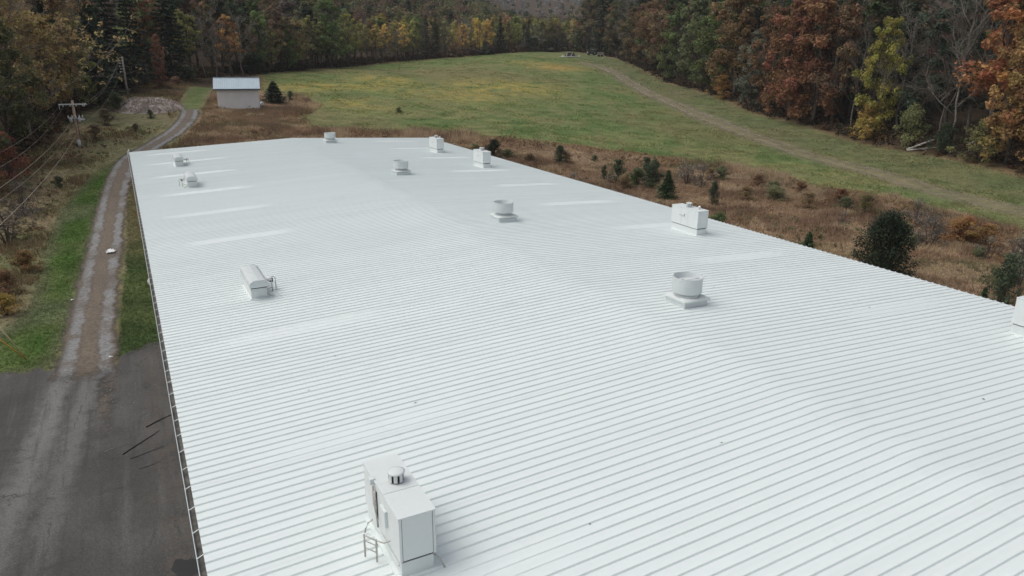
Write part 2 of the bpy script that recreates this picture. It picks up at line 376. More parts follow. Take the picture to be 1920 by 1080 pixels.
C_ = lambda *a: np.array(a, float)
def mix(a, b, t): t = np.asarray(t)[..., None]; return a*(1-t)+b*t
YEL = [(1050,127,3.2,2.2),(1000,118,4,2.4),(740,152,2.6,1.6),(730,163,4,1.4),(880,183,4.2,2),(675,196,2.6,1),(700,146,3,1),(960,160,5,2.5),(620,160,3,1.2),(905,165,4,2),(560,165,3,1.2)]
YELW = [(hit(a, b), c) for a, b, c, d in YEL]
ORW = hit(1045, 127)
def ground_color(x, y):
    x = np.asarray(x, float); y = np.asarray(y, float)
    n1 = fbm(x, y, 9, 1); n2 = fbm(x, y, 2.5, 11); n3 = fbm(x, y, 28, 21); n4 = fbm(x, y, 1.1, 31, 3)
    w = (n1-.5)*2.2+(n4-.5)*1.2
    # rough weeds
    c = mix(C_(.19,.175,.095), C_(.23,.18,.11), sstep(.35, .65, n1)); c = mix(c, C_(.12,.135,.06), sstep(.5, .7, n2)*.7)
    # brown brush
    br = mix(C_(.185,.125,.078), C_(.26,.185,.12), sstep(.35, .7, n2)); br = mix(br, C_(.10,.065,.04), sstep(.5, .75, n1)*.7)
    isb = sstep(-2, 2, (x-24)+w*2)*(1-sstep(84, 90, y-.10*(x-24)*0+w*3)*0)
    behind = sstep(78, 82, y)*sstep(4, 9, x+w*2)
    k = np.clip(np.maximum(isb, behind), 0, 1)
    c = mix(c, br, k)
    # field
    f = mix(C_(.125,.168,.058), C_(.18,.185,.075), sstep(.38, .66, n1)); f = mix(f, C_(.092,.142,.042), sstep(.5, .68, n2)*.8)
    st = fbm((x*.8-y*.6)/1.0, (x*.6+y*.8)/7.0, 1.6, 51); f = mix(f, C_(.20,.19,.085), sstep(.55, .72, st)*.45)
    f = mix(f, C_(.19,.155,.078), sstep(.52, .72, n3)*.5)
    for P, s in YELW:
        e = np.exp(-(((x-P[0])/(s*1.9))**2+((y-P[1])/(s*2.6))**2)); f = mix(f, C_(.32,.26,.08), np.clip(e*1.3, 0, 1)*sstep(.34, .62, n4*.6+n2*.4)*.85)
    e = np.exp(-(((x-ORW[0])/9)**2+((y-ORW[1])/5)**2)); f = mix(f, C_(.34,.22,.08), e*.7)
    dt = seg_dist(x, y, TRAIL_S)
    right = sstep(0, 5, sdf(x, y, FIELD))*0
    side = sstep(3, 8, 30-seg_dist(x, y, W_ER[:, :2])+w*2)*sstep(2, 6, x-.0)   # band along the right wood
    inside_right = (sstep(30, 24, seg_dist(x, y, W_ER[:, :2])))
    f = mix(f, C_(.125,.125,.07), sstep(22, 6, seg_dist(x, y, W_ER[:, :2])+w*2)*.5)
    f = mix(f, C_(.23,.185,.125), sstep(4.5, .5, dt+w*1.3)*.55)
    sd = sdf(x, y, FIELD)+w*1.3
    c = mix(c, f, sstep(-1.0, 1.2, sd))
    c = mix(c, C_(.21,.15,.075), np.exp(-((sd+.8)/1.3)**2)*.6*k)
    # mown verge
    v = mix(C_(.062,.115,.024), C_(.10,.145,.042), sstep(.4, .65, n2)); v = mix(v, C_(.15,.155,.095), sstep(.52, .7, n1)*.5)
    dv = sdf(x, y, VERGE)+w*.35; v = mix(C_(.15,.15,.085), v, sstep(.0, 1.3, dv)*.8+.2)
    ew = np.where(y > 100, 1.8, 1.0); v = np.where((y > 100)[..., None], mix(v, C_(.16,.17,.075), np.full(np.shape(x), .45)), v); c = mix(c, v, sstep(-.4*ew, .5*ew, dv+(ew-1)*w*.6))
    dv2 = sdf(x, y, VERGE2)+w*.12
    v2 = mix(C_(.05,.078,.024), C_(.08,.105,.036), sstep(.4, .65, n2)); v2 = mix(v2, C_(.16,.13,.07), sstep(50, 60, y+w*4)*.7)
    c = mix(c, v2, sstep(-.12, .1, dv2))
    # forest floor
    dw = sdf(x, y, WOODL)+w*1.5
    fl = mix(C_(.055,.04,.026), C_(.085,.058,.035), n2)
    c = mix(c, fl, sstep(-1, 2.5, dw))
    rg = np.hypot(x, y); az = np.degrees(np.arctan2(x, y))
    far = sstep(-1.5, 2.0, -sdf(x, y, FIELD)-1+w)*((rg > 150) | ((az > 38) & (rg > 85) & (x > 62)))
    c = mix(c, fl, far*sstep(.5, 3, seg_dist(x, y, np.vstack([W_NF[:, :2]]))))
    return c

# ------------------------------------------------------------------ ground sheet
azs = np.radians(np.concatenate([np.arange(-180, -20, 5.0), np.arange(-20, 72, .36), np.arange(72, 180.1, 5.0)]))
rgs = [2.0]
while rgs[-1] < 520: rgs.append(rgs[-1]*1.0125+.02)
while rgs[-1] < 4300: rgs.append(rgs[-1]*1.06)
rgs = np.array(rgs)
A, R = np.meshgrid(azs, rgs, indexing='ij')
GX, GY = R*np.sin(A), R*np.cos(A)
GZ = terrain(GX, GY)
na, nr = A.shape
idx = np.arange(na*nr).reshape(na, nr)
Q = np.stack([idx[:-1, :-1], idx[1:, :-1], idx[1:, 1:], idx[:-1, 1:]], -1).reshape(-1, 4)[:, ::-1]
V = np.stack([GX, GY, GZ], -1).reshape(-1, 3)
V = np.vstack([V, [[0, 0, 0]]]); ctr = len(V)-1
T = np.stack([idx[:-1, 0], idx[1:, 0], np.full(na-1, ctr)], -1)
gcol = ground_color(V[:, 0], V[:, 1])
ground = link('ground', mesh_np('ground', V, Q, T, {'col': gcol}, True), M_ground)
tag(ground, 'rolling green field, weeds and forest floor around the building', 'ground', kind='structure')

def strip(path, half, nw, dz, name, mat):
    P = np.asarray(path); d = np.gradient(P, axis=0); d /= np.linalg.norm(d, axis=1)[:, None]; nrm = np.stack([d[:, 1], -d[:, 0]], 1)
    s = np.concatenate([[0], np.cumsum(np.linalg.norm(np.diff(P, axis=0), axis=1))])
    h = np.broadcast_to(np.asarray(half, float), (len(P),))
    us = np.linspace(-1, 1, nw)
    XY = P[:, None, :]+nrm[:, None, :]*(us[None, :, None]*h[:, None, None])
    x, y = XY[..., 0], XY[..., 1]; z = terrain(x, y)+dz
    n, m = x.shape; ii = np.arange(n*m).reshape(n, m)
    Qs = np.stack([ii[:-1, :-1], ii[:-1, 1:], ii[1:, 1:], ii[1:, :-1]], -1).reshape(-1, 4)
    me = mesh_np(name, np.stack([x, y, z], -1).reshape(-1, 3), Qs, None,
                 {'u': np.broadcast_to(us[None, :], (n, m)).ravel(), 'wid': np.broadcast_to((us[None, :]*h[:, None]), (n, m)).ravel(), 'len': np.broadcast_to(s[:, None], (n, m)).ravel()}, True)
    o = link(name, me, mat); o['kind'] = 'structure'; return o
def soft_edge(m, n, l, b, fac):
    tr = n.new('ShaderNodeBsdfTransparent'); ms = n.new('ShaderNodeMixShader')
    l.new(fac, ms.inputs[0]); l.new(tr.outputs[0], ms.inputs[1]); l.new(b.outputs[0], ms.inputs[2]); l.new(ms.outputs[0], n['Material Output'].inputs['Surface'])
def math_(n, l, op, a, c=None, v=None):
    q = n.new('ShaderNodeMath'); q.operation = op; l.new(a, q.inputs[0])
    if c is not None: l.new(c, q.inputs[1])
    elif v is not None: q.inputs[1].default_value = v
    return q.outputs[0]
def maprange(n, l, a, f0, f1, t0, t1):
    r = n.new('ShaderNodeMapRange'); r.interpolation_type = 'SMOOTHSTEP'
    for k, v in zip(('From Min', 'From Max', 'To Min', 'To Max'), (f0, f1, t0, t1)): r.inputs[k].default_value = v
    l.new(a, r.inputs['Value']); return r.outputs[0]
def mixc(n, l, fac, a, c):
    q = n.new('ShaderNodeMix'); q.data_type = 'RGBA'; l.new(fac, q.inputs[0])
    for k, v in ((6, a), (7, c)):
        if isinstance(v, tuple): q.inputs[k].default_value = (*v, 1)
        else: l.new(v, q.inputs[k])
    return q.outputs[2]

def track_mat():
    m, n, l, b = new_mat('gravel_track'); geo = n.new('ShaderNodeNewGeometry').outputs['Position']
    u = n.new('ShaderNodeAttribute'); u.attribute_name = 'u'; u = u.outputs['Fac']
    ln = n.new('ShaderNodeAttribute'); ln.attribute_name = 'len'; ln = ln.outputs['Fac']
    nz = noise_node(n, l, .9, 5, .6, geo).outputs['Fac']; nf = noise_node(n, l, 7, 6, .7, geo).outputs['Fac']; nb = noise_node(n, l, .35, 4, .6, geo).outputs['Fac']
    un = math_(n, l, 'ADD', u, math_(n, l, 'MULTIPLY', math_(n, l, 'SUBTRACT', nz, v=.5), v=.62))
    au = math_(n, l, 'ABSOLUTE', un)
    rut = math_(n, l, 'MULTIPLY', maprange(n, l, au, .26, .40, 0, 1), maprange(n, l, au, .80, .60, 0, 1))
    soil = mixc(n, l, maprange(n, l, nf, .35, .68, 0, 1), (.088,.072,.060), (.18,.145,.115))
    gravel = mixc(n, l, maprange(n, l, nf, .3, .7, 0, 1), (.135,.132,.128), (.31,.315,.315))
    mid = math_(n, l, 'MULTIPLY', maprange(n, l, au, .30, .1, 0, 1), maprange(n, l, nb, .35, .6, .35, 1))
    c = mixc(n, l, math_(n, l, 'MULTIPLY', rut, maprange(n, l, nb, .34, .54, .12, .95)), soil, gravel)
    grassy = mixc(n, l, maprange(n, l, nf, .35, .65, 0, 1), (.115,.096,.07), (.21,.165,.125))
    c = mixc(n, l, mid, c, grassy)
    l.new(c, b.inputs['Base Color']); b.inputs['Roughness'].default_value = .92
    bp = n.new('ShaderNodeBump'); bp.inputs['Strength'].default_value = .6; bp.inputs['Distance'].default_value = .05
    l.new(nf, bp.inputs['Height']); l.new(bp.outputs[0], b.inputs['Normal'])
    e = math_(n, l, 'ADD', math_(n, l, 'ABSOLUTE', u), math_(n, l, 'MULTIPLY', math_(n, l, 'ADD', math_(n, l, 'SUBTRACT', nf, v=.5), math_(n, l, 'MULTIPLY', math_(n, l, 'SUBTRACT', nz, v=.5), v=1.2)), v=.6))
    soft_edge(m, n, l, b, math_(n, l, 'MULTIPLY', maprange(n, l, e, .98, .66, 0, 1), maprange(n, l, ln, .0, 2.2, 0, 1)))
    return m
def trail_mat():
    m, n, l, b = new_mat('dirt_path'); geo = n.new('ShaderNodeNewGeometry').outputs['Position']
    u = n.new('ShaderNodeAttribute'); u.attribute_name = 'u'; u = u.outputs['Fac']
    nz = noise_node(n, l, .22, 5, .6, geo).outputs['Fac']; nf = noise_node(n, l, 2.2, 6, .7, geo).outputs['Fac']
    un = math_(n, l, 'ADD', u, math_(n, l, 'MULTIPLY', math_(n, l, 'SUBTRACT', nz, v=.5), v=.7))
    au = math_(n, l, 'ABSOLUTE', un)
    rut = math_(n, l, 'MULTIPLY', maprange(n, l, au, .12, .3, 0, 1), maprange(n, l, au, .85, .5, 0, 1))
    l.new(mixc(n, l, maprange(n, l, nf, .3, .7, 0, 1), (.21,.17,.125), (.40,.34,.26)), b.inputs['Base Color']); b.inputs['Roughness'].default_value = .95
    ln = n.new('ShaderNodeAttribute'); ln.attribute_name = 'len'; rut = math_(n, l, 'MULTIPLY', rut, maprange(n, l, ln.outputs['Fac'], 90, 190, 1, .45))
    soft_edge(m, n, l, b, math_(n, l, 'MULTIPLY', rut, math_(n, l, 'MULTIPLY', maprange(n, l, nf, .34, .6, .1, .9), maprange(n, l, nz, .36, .56, .2, 1))))
    return m
track = strip(TRACK_S, np.interp(np.arange(len(TRACK_S)), [0, 12, 40, len(TRACK_S)-1], [1.75, 1.35, 1.35, 1.5]), 15, .035, 'gravel_track', track_mat())
tag(track, 'two-rut gravel track running beside the long white roof', 'track')
trail = strip(TRAIL_S, 3.2, 11, .06, 'dirt_path', trail_mat())
tag(trail, 'worn tan vehicle path curving across the field beside the right-hand wood', 'path')

# asphalt lot ------------------------------------------------------
def lot_mat():
    m, n, l, b = new_mat('old_asphalt'); geo = n.new('ShaderNodeNewGeometry').outputs['Position']
    sx = n.new('ShaderNodeSeparateXYZ'); l.new(geo, sx.inputs[0])
    nb = noise_node(n, l, .22, 5, .62, geo).outputs['Fac']; nf = noise_node(n, l, 26, 5, .8, geo).outputs['Fac']; nm = noise_node(n, l, 1.6, 6, .7, geo).outputs['Fac']
    c = mixc(n, l, maprange(n, l, nb, .32, .68, 0, 1), (.050,.048,.045), (.085,.082,.077))
    # lighter wheel paths fanning from the track
    xs = math_(n, l, 'ADD', sx.outputs[0], math_(n, l, 'MULTIPLY', math_(n, l, 'SUBTRACT', sx.outputs[1], v=36.0), v=-.085))
    xs = math_(n, l, 'ADD', xs, math_(n, l, 'MULTIPLY', math_(n, l, 'SUBTRACT', nm, v=.5), v=1.1))
    for cx, w_, a in ((-3.75, .75, .8), (-2.6, .6, .55)):
        d = math_(n, l, 'ABSOLUTE', math_(n, l, 'SUBTRACT', xs, v=cx))
        fade = maprange(n, l, sx.outputs[1], 17, 33, .35, 1)
        c = mixc(n, l, math_(n, l, 'MULTIPLY', maprange(n, l, d, w_, .08, 0, a), fade), c, (.19,.19,.18))
    ms_ = n.new('ShaderNodeMapping'); ms_.inputs['Scale'].default_value = (2.6, .16, 1); ms_.inputs['Rotation'].default_value = (0, 0, .085); l.new(geo, ms_.inputs['Vector'])
    sk = noise_node(n, l, 1.0, 5, .6, ms_.outputs[0]).outputs['Fac']
    c = mixc(n, l, maprange(n, l, sk, .5, .75, 0, .5), c, (.135,.133,.125)); c = mixc(n, l, maprange(n, l, sk, .48, .3, 0, .55), c, (.035,.033,.031))
    c = mixc(n, l, maprange(n, l, noise_node(n, l, .7, 7, .7, geo, 1.0).outputs['Fac'], .56, .70, 0, .6), c, (.03,.028,.026))
    bx = math_(n, l, 'ADD', sx.outputs[0], math_(n, l, 'MULTIPLY', math_(n, l, 'SUBTRACT', nm, v=.5), v=1.3))
    bd = maprange(n, l, math_(n, l, 'ABSOLUTE', math_(n, l, 'SUBTRACT', bx, v=-2.15)), .45, .12, 0, 1)
    brk = n.new('ShaderNodeTexVoronoi'); brk.inputs['Scale'].default_value = 5.5; l.new(geo, brk.inputs['Vector'])
    bc = mixc(n, l, maprange(n, l, brk.outputs['Distance'], .12, .34, 0, 1), (.15,.145,.135), (.035,.03,.026))
    c = mixc(n, l, math_(n, l, 'MULTIPLY', bd, maprange(n, l, sx.outputs[1], 27.5, 31.5, 0, .85)), c, bc)
    # soil and leaf litter strip between lot and verge
    d2 = math_(n, l, 'ABSOLUTE', math_(n, l, 'SUBTRACT', xs, v=-1.75))
    f2 = math_(n, l, 'MULTIPLY', maprange(n, l, d2, .32, .06, 0, 1), math_(n, l, 'MULTIPLY', maprange(n, l, sx.outputs[1], 28.5, 31, 0, 1), maprange(n, l, nm, .4, .6, 0, 1)))
    c = mixc(n, l, f2, c, (.105,.085,.068))
    nw = maprange(n, l, sx.outputs[0], -1.1, -.2, 0, .75)
    c = mixc(n, l, math_(n, l, 'MULTIPLY', nw, maprange(n, l, nm, .45, .62, 0, 1)), c, (.085,.07,.058))
    gr = maprange(n, l, nf, .3, .7, .55, 1.5)
    vm = n.new('ShaderNodeVectorMath'); vm.operation = 'SCALE'; l.new(c, vm.inputs[0]); l.new(gr, vm.inputs['Scale'])
    # cracks
    mp = n.new('ShaderNodeMapping'); mp.inputs['Scale'].default_value = (.5, .13, 1); l.new(geo, mp.inputs['Vector'])
    dn = noise_node(n, l, 1.6, 8, .75, geo); mv = n.new('ShaderNodeMix'); mv.data_type = 'VECTOR'; mv.inputs[0].default_value = .24
    l.new(mp.outputs[0], mv.inputs[4]); l.new(dn.outputs['Color'], mv.inputs[5])
    vo = n.new('ShaderNodeTexVoronoi'); vo.feature = 'DISTANCE_TO_EDGE'; vo.inputs['Scale'].default_value = 1.3; l.new(mv.outputs[1], vo.inputs['Vector'])
    cr = math_(n, l, 'MULTIPLY', maprange(n, l, vo.outputs['Distance'], .008, .002, 0, 1), maprange(n, l, nb, .5, .6, 0, .8))
    cc = mixc(n, l, cr, vm.outputs[0], (.014,.013,.012))
    l.new(cc, b.inputs['Base Color']); b.inputs['Roughness'].default_value = .88
    bp = n.new('ShaderNodeBump'); bp.inputs['Strength'].default_value = .5; bp.inputs['Distance'].default_value = .02
    l.new(nf, bp.inputs['Height']); l.new(bp.outputs[0], b.inputs['Normal'])
    return m
gx = np.arange(-32, .62, .15); V = []; 
far_y = 36.3+.5*np.sin(gx*.9)+(vnoise(gx, gx*0, 1.0, 4)-.5)*1.3+(vnoise(gx, gx*0, .35, 8)-.5)*.8+np.where(gx < -4.2, -(gx+4.2)*.0-.3, 0)+np.where((gx > -1.6), 1.0, 0)
ny = 70
LX, LT = np.meshgrid(gx, np.linspace(0, 1, ny), indexing='ij')
LY = -28+(far_y[:, None]+28)*LT
ii = np.arange(LX.size).reshape(LX.shape)
Q = np.stack([ii[:-1, :-1], ii[1:, :-1], ii[1:, 1:], ii[:-1, 1:]], -1).reshape(-1, 4)
lot = link('asphalt_lot', mesh_np('asphalt_lot', np.stack([LX, LY, np.full(LX.shape, .02)], -1).reshape(-1, 3), Q), lot_mat())
tag(lot, 'dark patched asphalt yard with paler wheel marks and cracks', 'asphalt', kind='structure')
# wet stain
mb = MB(); cst = hit(343, 1066); pts = []
for k in range(28):
    a = 2*pi*k/28; r = .42*(1+.22*sin(3*a+1)+.12*sin(7*a)); pts.append((cst[0]+.1+r*cos(a)*.95, cst[1]-.1+r*sin(a)*1.25, .026))
mb.add(pts, [tuple(range(28))])
wet, _n, _l, _b = new_mat('wet_asphalt'); _b.inputs['Base Color'].default_value = (.012, .012, .012, 1); _b.inputs['Roughness'].default_value = .45
tag(mb.build('wet_patch', wet), 'dark wet blotch on the asphalt below the gutter', 'puddle', kind='structure')

# ================================================================== THE BUILDING
RZ = CZ-9.08; XR = 15.665; SL = .04319; XL = .271; XE = 31.149; YF = 79.4
PITCHW = .9144; NP = 95; Y0 = YF-NP*PITCHW
def roof_z(x): return RZ-SL*abs(x-XR)
ROOT = (XR, (Y0+YF)/2, 0.0)
bld = thing('industrial_building', 'long low metal building with a white ribbed roof', 'building', ROOT)
def child(o): o.location = (o.location[0]-ROOT[0], o.location[1]-ROOT[1], o.location[2]-ROOT[2]); return o
for nm, bx in (('wall', (XL+.1, XL+.25, Y0+.1, YF-.1, -.6, RZ-SL*15.5-.07)), ('wall', (XE-.25, XE-.1, Y0+.1, YF-.1, -.6, RZ-SL*15.5-.07))):
    mb = MB(); mb.box(*bx)
    for k in range(int((bx[3]-bx[2])/.9)):
        yy = bx[2]+.45+k*.9; xx = bx[0]-.02 if bx[0] < XR else bx[1]-.01
        mb.box(xx, xx+.03, yy, yy+.06, -.6, RZ-SL*15.5-.09)
    child(mb.build(nm, M_wall, bld))
for y0, y1 in ((Y0+.1, Y0+.25), (YF-.25, YF-.1)):
    mb = MB(); zc = RZ-.12; ze = RZ-SL*15.2-.09
    prof = [(XL+.26, -.6), (XE-.26, -.6), (XE-.26, ze), (XR, zc), (XL+.26, ze)]
    mb.add([(x, y0, z) for x, z in prof]+[(x, y1, z) for x, z in prof], [(0,1,2,3,4),(9,8,7,6,5)]+[(i, i+5, (i+1) % 5+5, (i+1) % 5) for i in range(5)])
    child(mb.build('wall', M_wall, bld))
# roof deck under the sheets
mb = MB(); t = .05
for a, b_ in ((XL+.02, XR), (XR, XE-.02)):
    za, zb = roof_z(a)-.035, roof_z(b_)-.035
    mb.add([(a,Y0+.02,za),(b_,Y0+.02,zb),(b_,YF-.02,zb),(a,YF-.02,za),(a,Y0+.02,za-t),(b_,Y0+.02,zb-t),(b_,YF-.02,zb-t),(a,YF-.02,za-t)],
           [(0,1,2,3),(7,6,5,4),(0,4,5,1),(2,6,7,3),(0,3,7,4),(1,5,6,2)])
roof = child(mb.build('roof', M_wall, bld))
# ribbed sheets, each an object
RH = .036; PER = .3048
PROFILE = []
for k in range(3):
    y = k*PER; PROFILE += [(y+.0, 0.0), (y+.114, 0.0), (y+.136, RH), (y+.170, RH), (y+.191, 0.0)]
PROFILE.append((3*PER, 0.0))
def sheet(xs, kfun, zfun):
    V = []; F = []; m = len(PROFILE)
    for x in xs:
        k = kfun(x)
        for j, (y, h) in enumerate(PROFILE):
            kk = 0 if j in (0, m-1) else k; V.append((x, y, zfun(x)+h*(1-kk)+RH*.92*kk))
    for i in range(len(xs)-1):
        for j in range(m-1): F.append((i*m+j, (i+1)*m+j, (i+1)*m+j+1, i*m+j+1))
    return V, F
def sheet_mesh(name, xs, kfun, zfun):
    V, F = sheet(xs, kfun, zfun); me = bpy.data.meshes.new(name); me.from_pydata(V, [], F); me.update(); me.materials.append(M_roof); return me
zer = lambda x: 0.0
ME_L = sheet_mesh('roof_panel', np.linspace(XL, XR-.50, 3), zer, roof_z)
ME_R = sheet_mesh('roof_panel', np.linspace(XR+.50, XE, 3), zer, roof_z)
def ridge_z(x):
    d = abs(x-XR); w = .55
    base = RZ-SL*d
    return base+.004-(SL*w/2*(1-d/w)**2 if d < w else 0)
ME_C = sheet_mesh('ridge_cap', np.linspace(XR-.55, XR+.55, 9), zer, ridge_z)
def soft_panel(x0, x1, amp, taper):
    def k(x): return amp*float(sstep(x0-taper, x0+.25*taper, x)*(1-sstep(x1-.25*taper, x1+taper, x)))
    return k
SKY_Y = [76.3, 69.4, 62.1, 54.2, 47.0, 39.6, 32.5, 25.2, 17.2, 10.0, 2.6]
pr_ = random.Random(3)
sky_idx = {}
for y in SKY_Y: sky_idx[round((y-Y0)/PITCHW-.5)] = y
for i in range(NP):
    y0 = Y0+i*PITCHW
    for side in (0, 1):
        me = ME_L if side == 0 else ME_R
        if i in sky_idx and not (side == 0 and abs(sky_idx[i]-32.5) < 1):
            if side == 0: kf = soft_panel(2.7+pr_.uniform(-.3, .4), 6.7+pr_.uniform(-.4, .4), pr_.uniform(.42, .58), 1.5); xs = np.concatenate([[XL], np.linspace(1.2, 8.2, 26), [XR-.50]])
            else: kf = soft_panel(24.2+pr_.uniform(-.4, .4), 27.6+pr_.uniform(-.3, .4), pr_.uniform(.42, .58), 1.5); xs = np.concatenate([[XR+.50], np.linspace(22.6, 29.4, 26), [XE]])
            me = sheet_mesh('roof_panel', xs, kf, roof_z); pass
            me.polygons.foreach_set('use_smooth', [False]*len(me.polygons))
        o = link('roof_panel', me, None, roof, (0, y0, pr_.uniform(0, .004)))
    link('ridge_cap', ME_C, None, roof, (0, y0, .003+pr_.uniform(0, .002)))
# lap flashing across the roof
mb = MB()
for a, b_ in ((XL+.05, XR-.8), (XR+.8, XE-.05)):
    za, zb = roof_z(a)+RH+.006, roof_z(b_)+RH+.006; y0 = Y0+round((42.2-Y0)/PITCHW)*PITCHW
    mb.bar((a, y0-.03, za), (b_, y0-.03, zb), .05, .012)
lf = mb.build('lap_flashing', M_roof, roof)
# eave edge trim under rib ends (right) and far rake trim
mb = MB(); mb.box(XE-.06, XE-.02, Y0, YF, RZ-SL*15.48-.16, RZ-SL*15.48-.012); child(mb.build('eave_trim', M_wall, bld))
mb = MB()
for a, b_ in ((XL, XR), (XR, XE)):
    mb.bar((a, YF+.03, roof_z(a)-.06), (b_, YF+.03, roof_z(b_)-.06), .05, .2)
child(mb.build('rake_trim', M_gutter, bld))
# gutter on the left eave
ze = roof_z(XL)
gut = MB(); gx0, gx1 = XL-.125, XL+.06; gz = ze-.155; lip = ze-.035
sec = [(gx1, ze-.03), (gx1, gz), (gx0+.02, gz), (gx0, lip), (gx0-.014, lip+.004), (gx0-.014, lip-.03), (gx0+.004, gz-.012), (gx1+.01, gz-.012), (gx1+.01, ze-.03)]
V = [(x, y, z) for y in (Y0-.05, YF+.12) for x, z in sec]; m = len(sec)
gut.add(V, [(i, (i+1) % m, m+(i+1) % m, m+i) for i in range(m)])
gut.add([(x, YF+.12, z) for x, z in sec[:4]], [(0,1,2,3)])
gutter = child(gut.build('gutter', M_gutter, bld))
mb = MB(); ys = np.arange(Y0, YF, .25)
for k in range(len(ys)-1):
    h = .02+.055*float(vnoise(ys[k], 0, .8, 2)); h2 = .02+.055*float(vnoise(ys[k+1], 0, .8, 2))
    mb.add([(gx0+.022, ys[k], gz+h), (gx1-.004, ys[k], gz+h+.01), (gx1-.004, ys[k+1], gz+h2+.01), (gx0+.022, ys[k+1], gz+h2)], [(0,1,2,3)])
db = mb.build('debris', M_debris, gutter, True); db['kind'] = 'stuff'; db['label'] = 'grey-brown leaf debris lying in the gutter'
sm = MB(); sm.bar((gx0-.006, 0, lip+.006), (XL+.035, .07, ze+.006), .022, .006); ME_strap = sm.mesh('strap'); ME_strap.materials.append(M_gutter)
for k in range(int((YF-Y0)/.906)): link('strap', ME_strap, None, gutter, (0, Y0+.3+k*.906, 0))
mb = MB(); mb.box(gx0-.03, gx0+.10, YF+.11, YF+.2, gz-.05, ze+.16); mb.tube([(XL, YF+.16, ze+.1), (XL, YF+.16, ze+.32)], .05, 8); mb.build('end_cap', M_gutter, gutter, bevel=.008)
for yy in (13.8+.35, 36.2, 58.6, 79.1):
    mb = MB(); mb.tube([(gx0+.06, yy, gz), (gx0+.06, yy, gz-.2), (XL+.03, yy, gz-.45), (XL+.03, yy, -.2)], .045, 8); mb.build('downspout', M_gutter, gutter)
mb = MB(); mb.box(gx0-.05, gx0+.0, 49.2, 49.5, lip-.08, lip+.05); mb.build('marker_tag', M_yellow, gutter, bevel=.01)
# wall exhaust hood below the gutter
mb = MB(); mb.lathe([(.20, 0), (.22, .12), (.17, .24), (.06, .30)], 16); 
for i, v in enumerate(mb.v): mb.v[i] = (XL+.1-v[2], 39.4+v[0], 2.7+v[1])
mb.box(XL+.04, XL+.1, 39.1, 39.7, 2.4, 3.0)
child(mb.build('wall_vent', M_fan, bld, True))

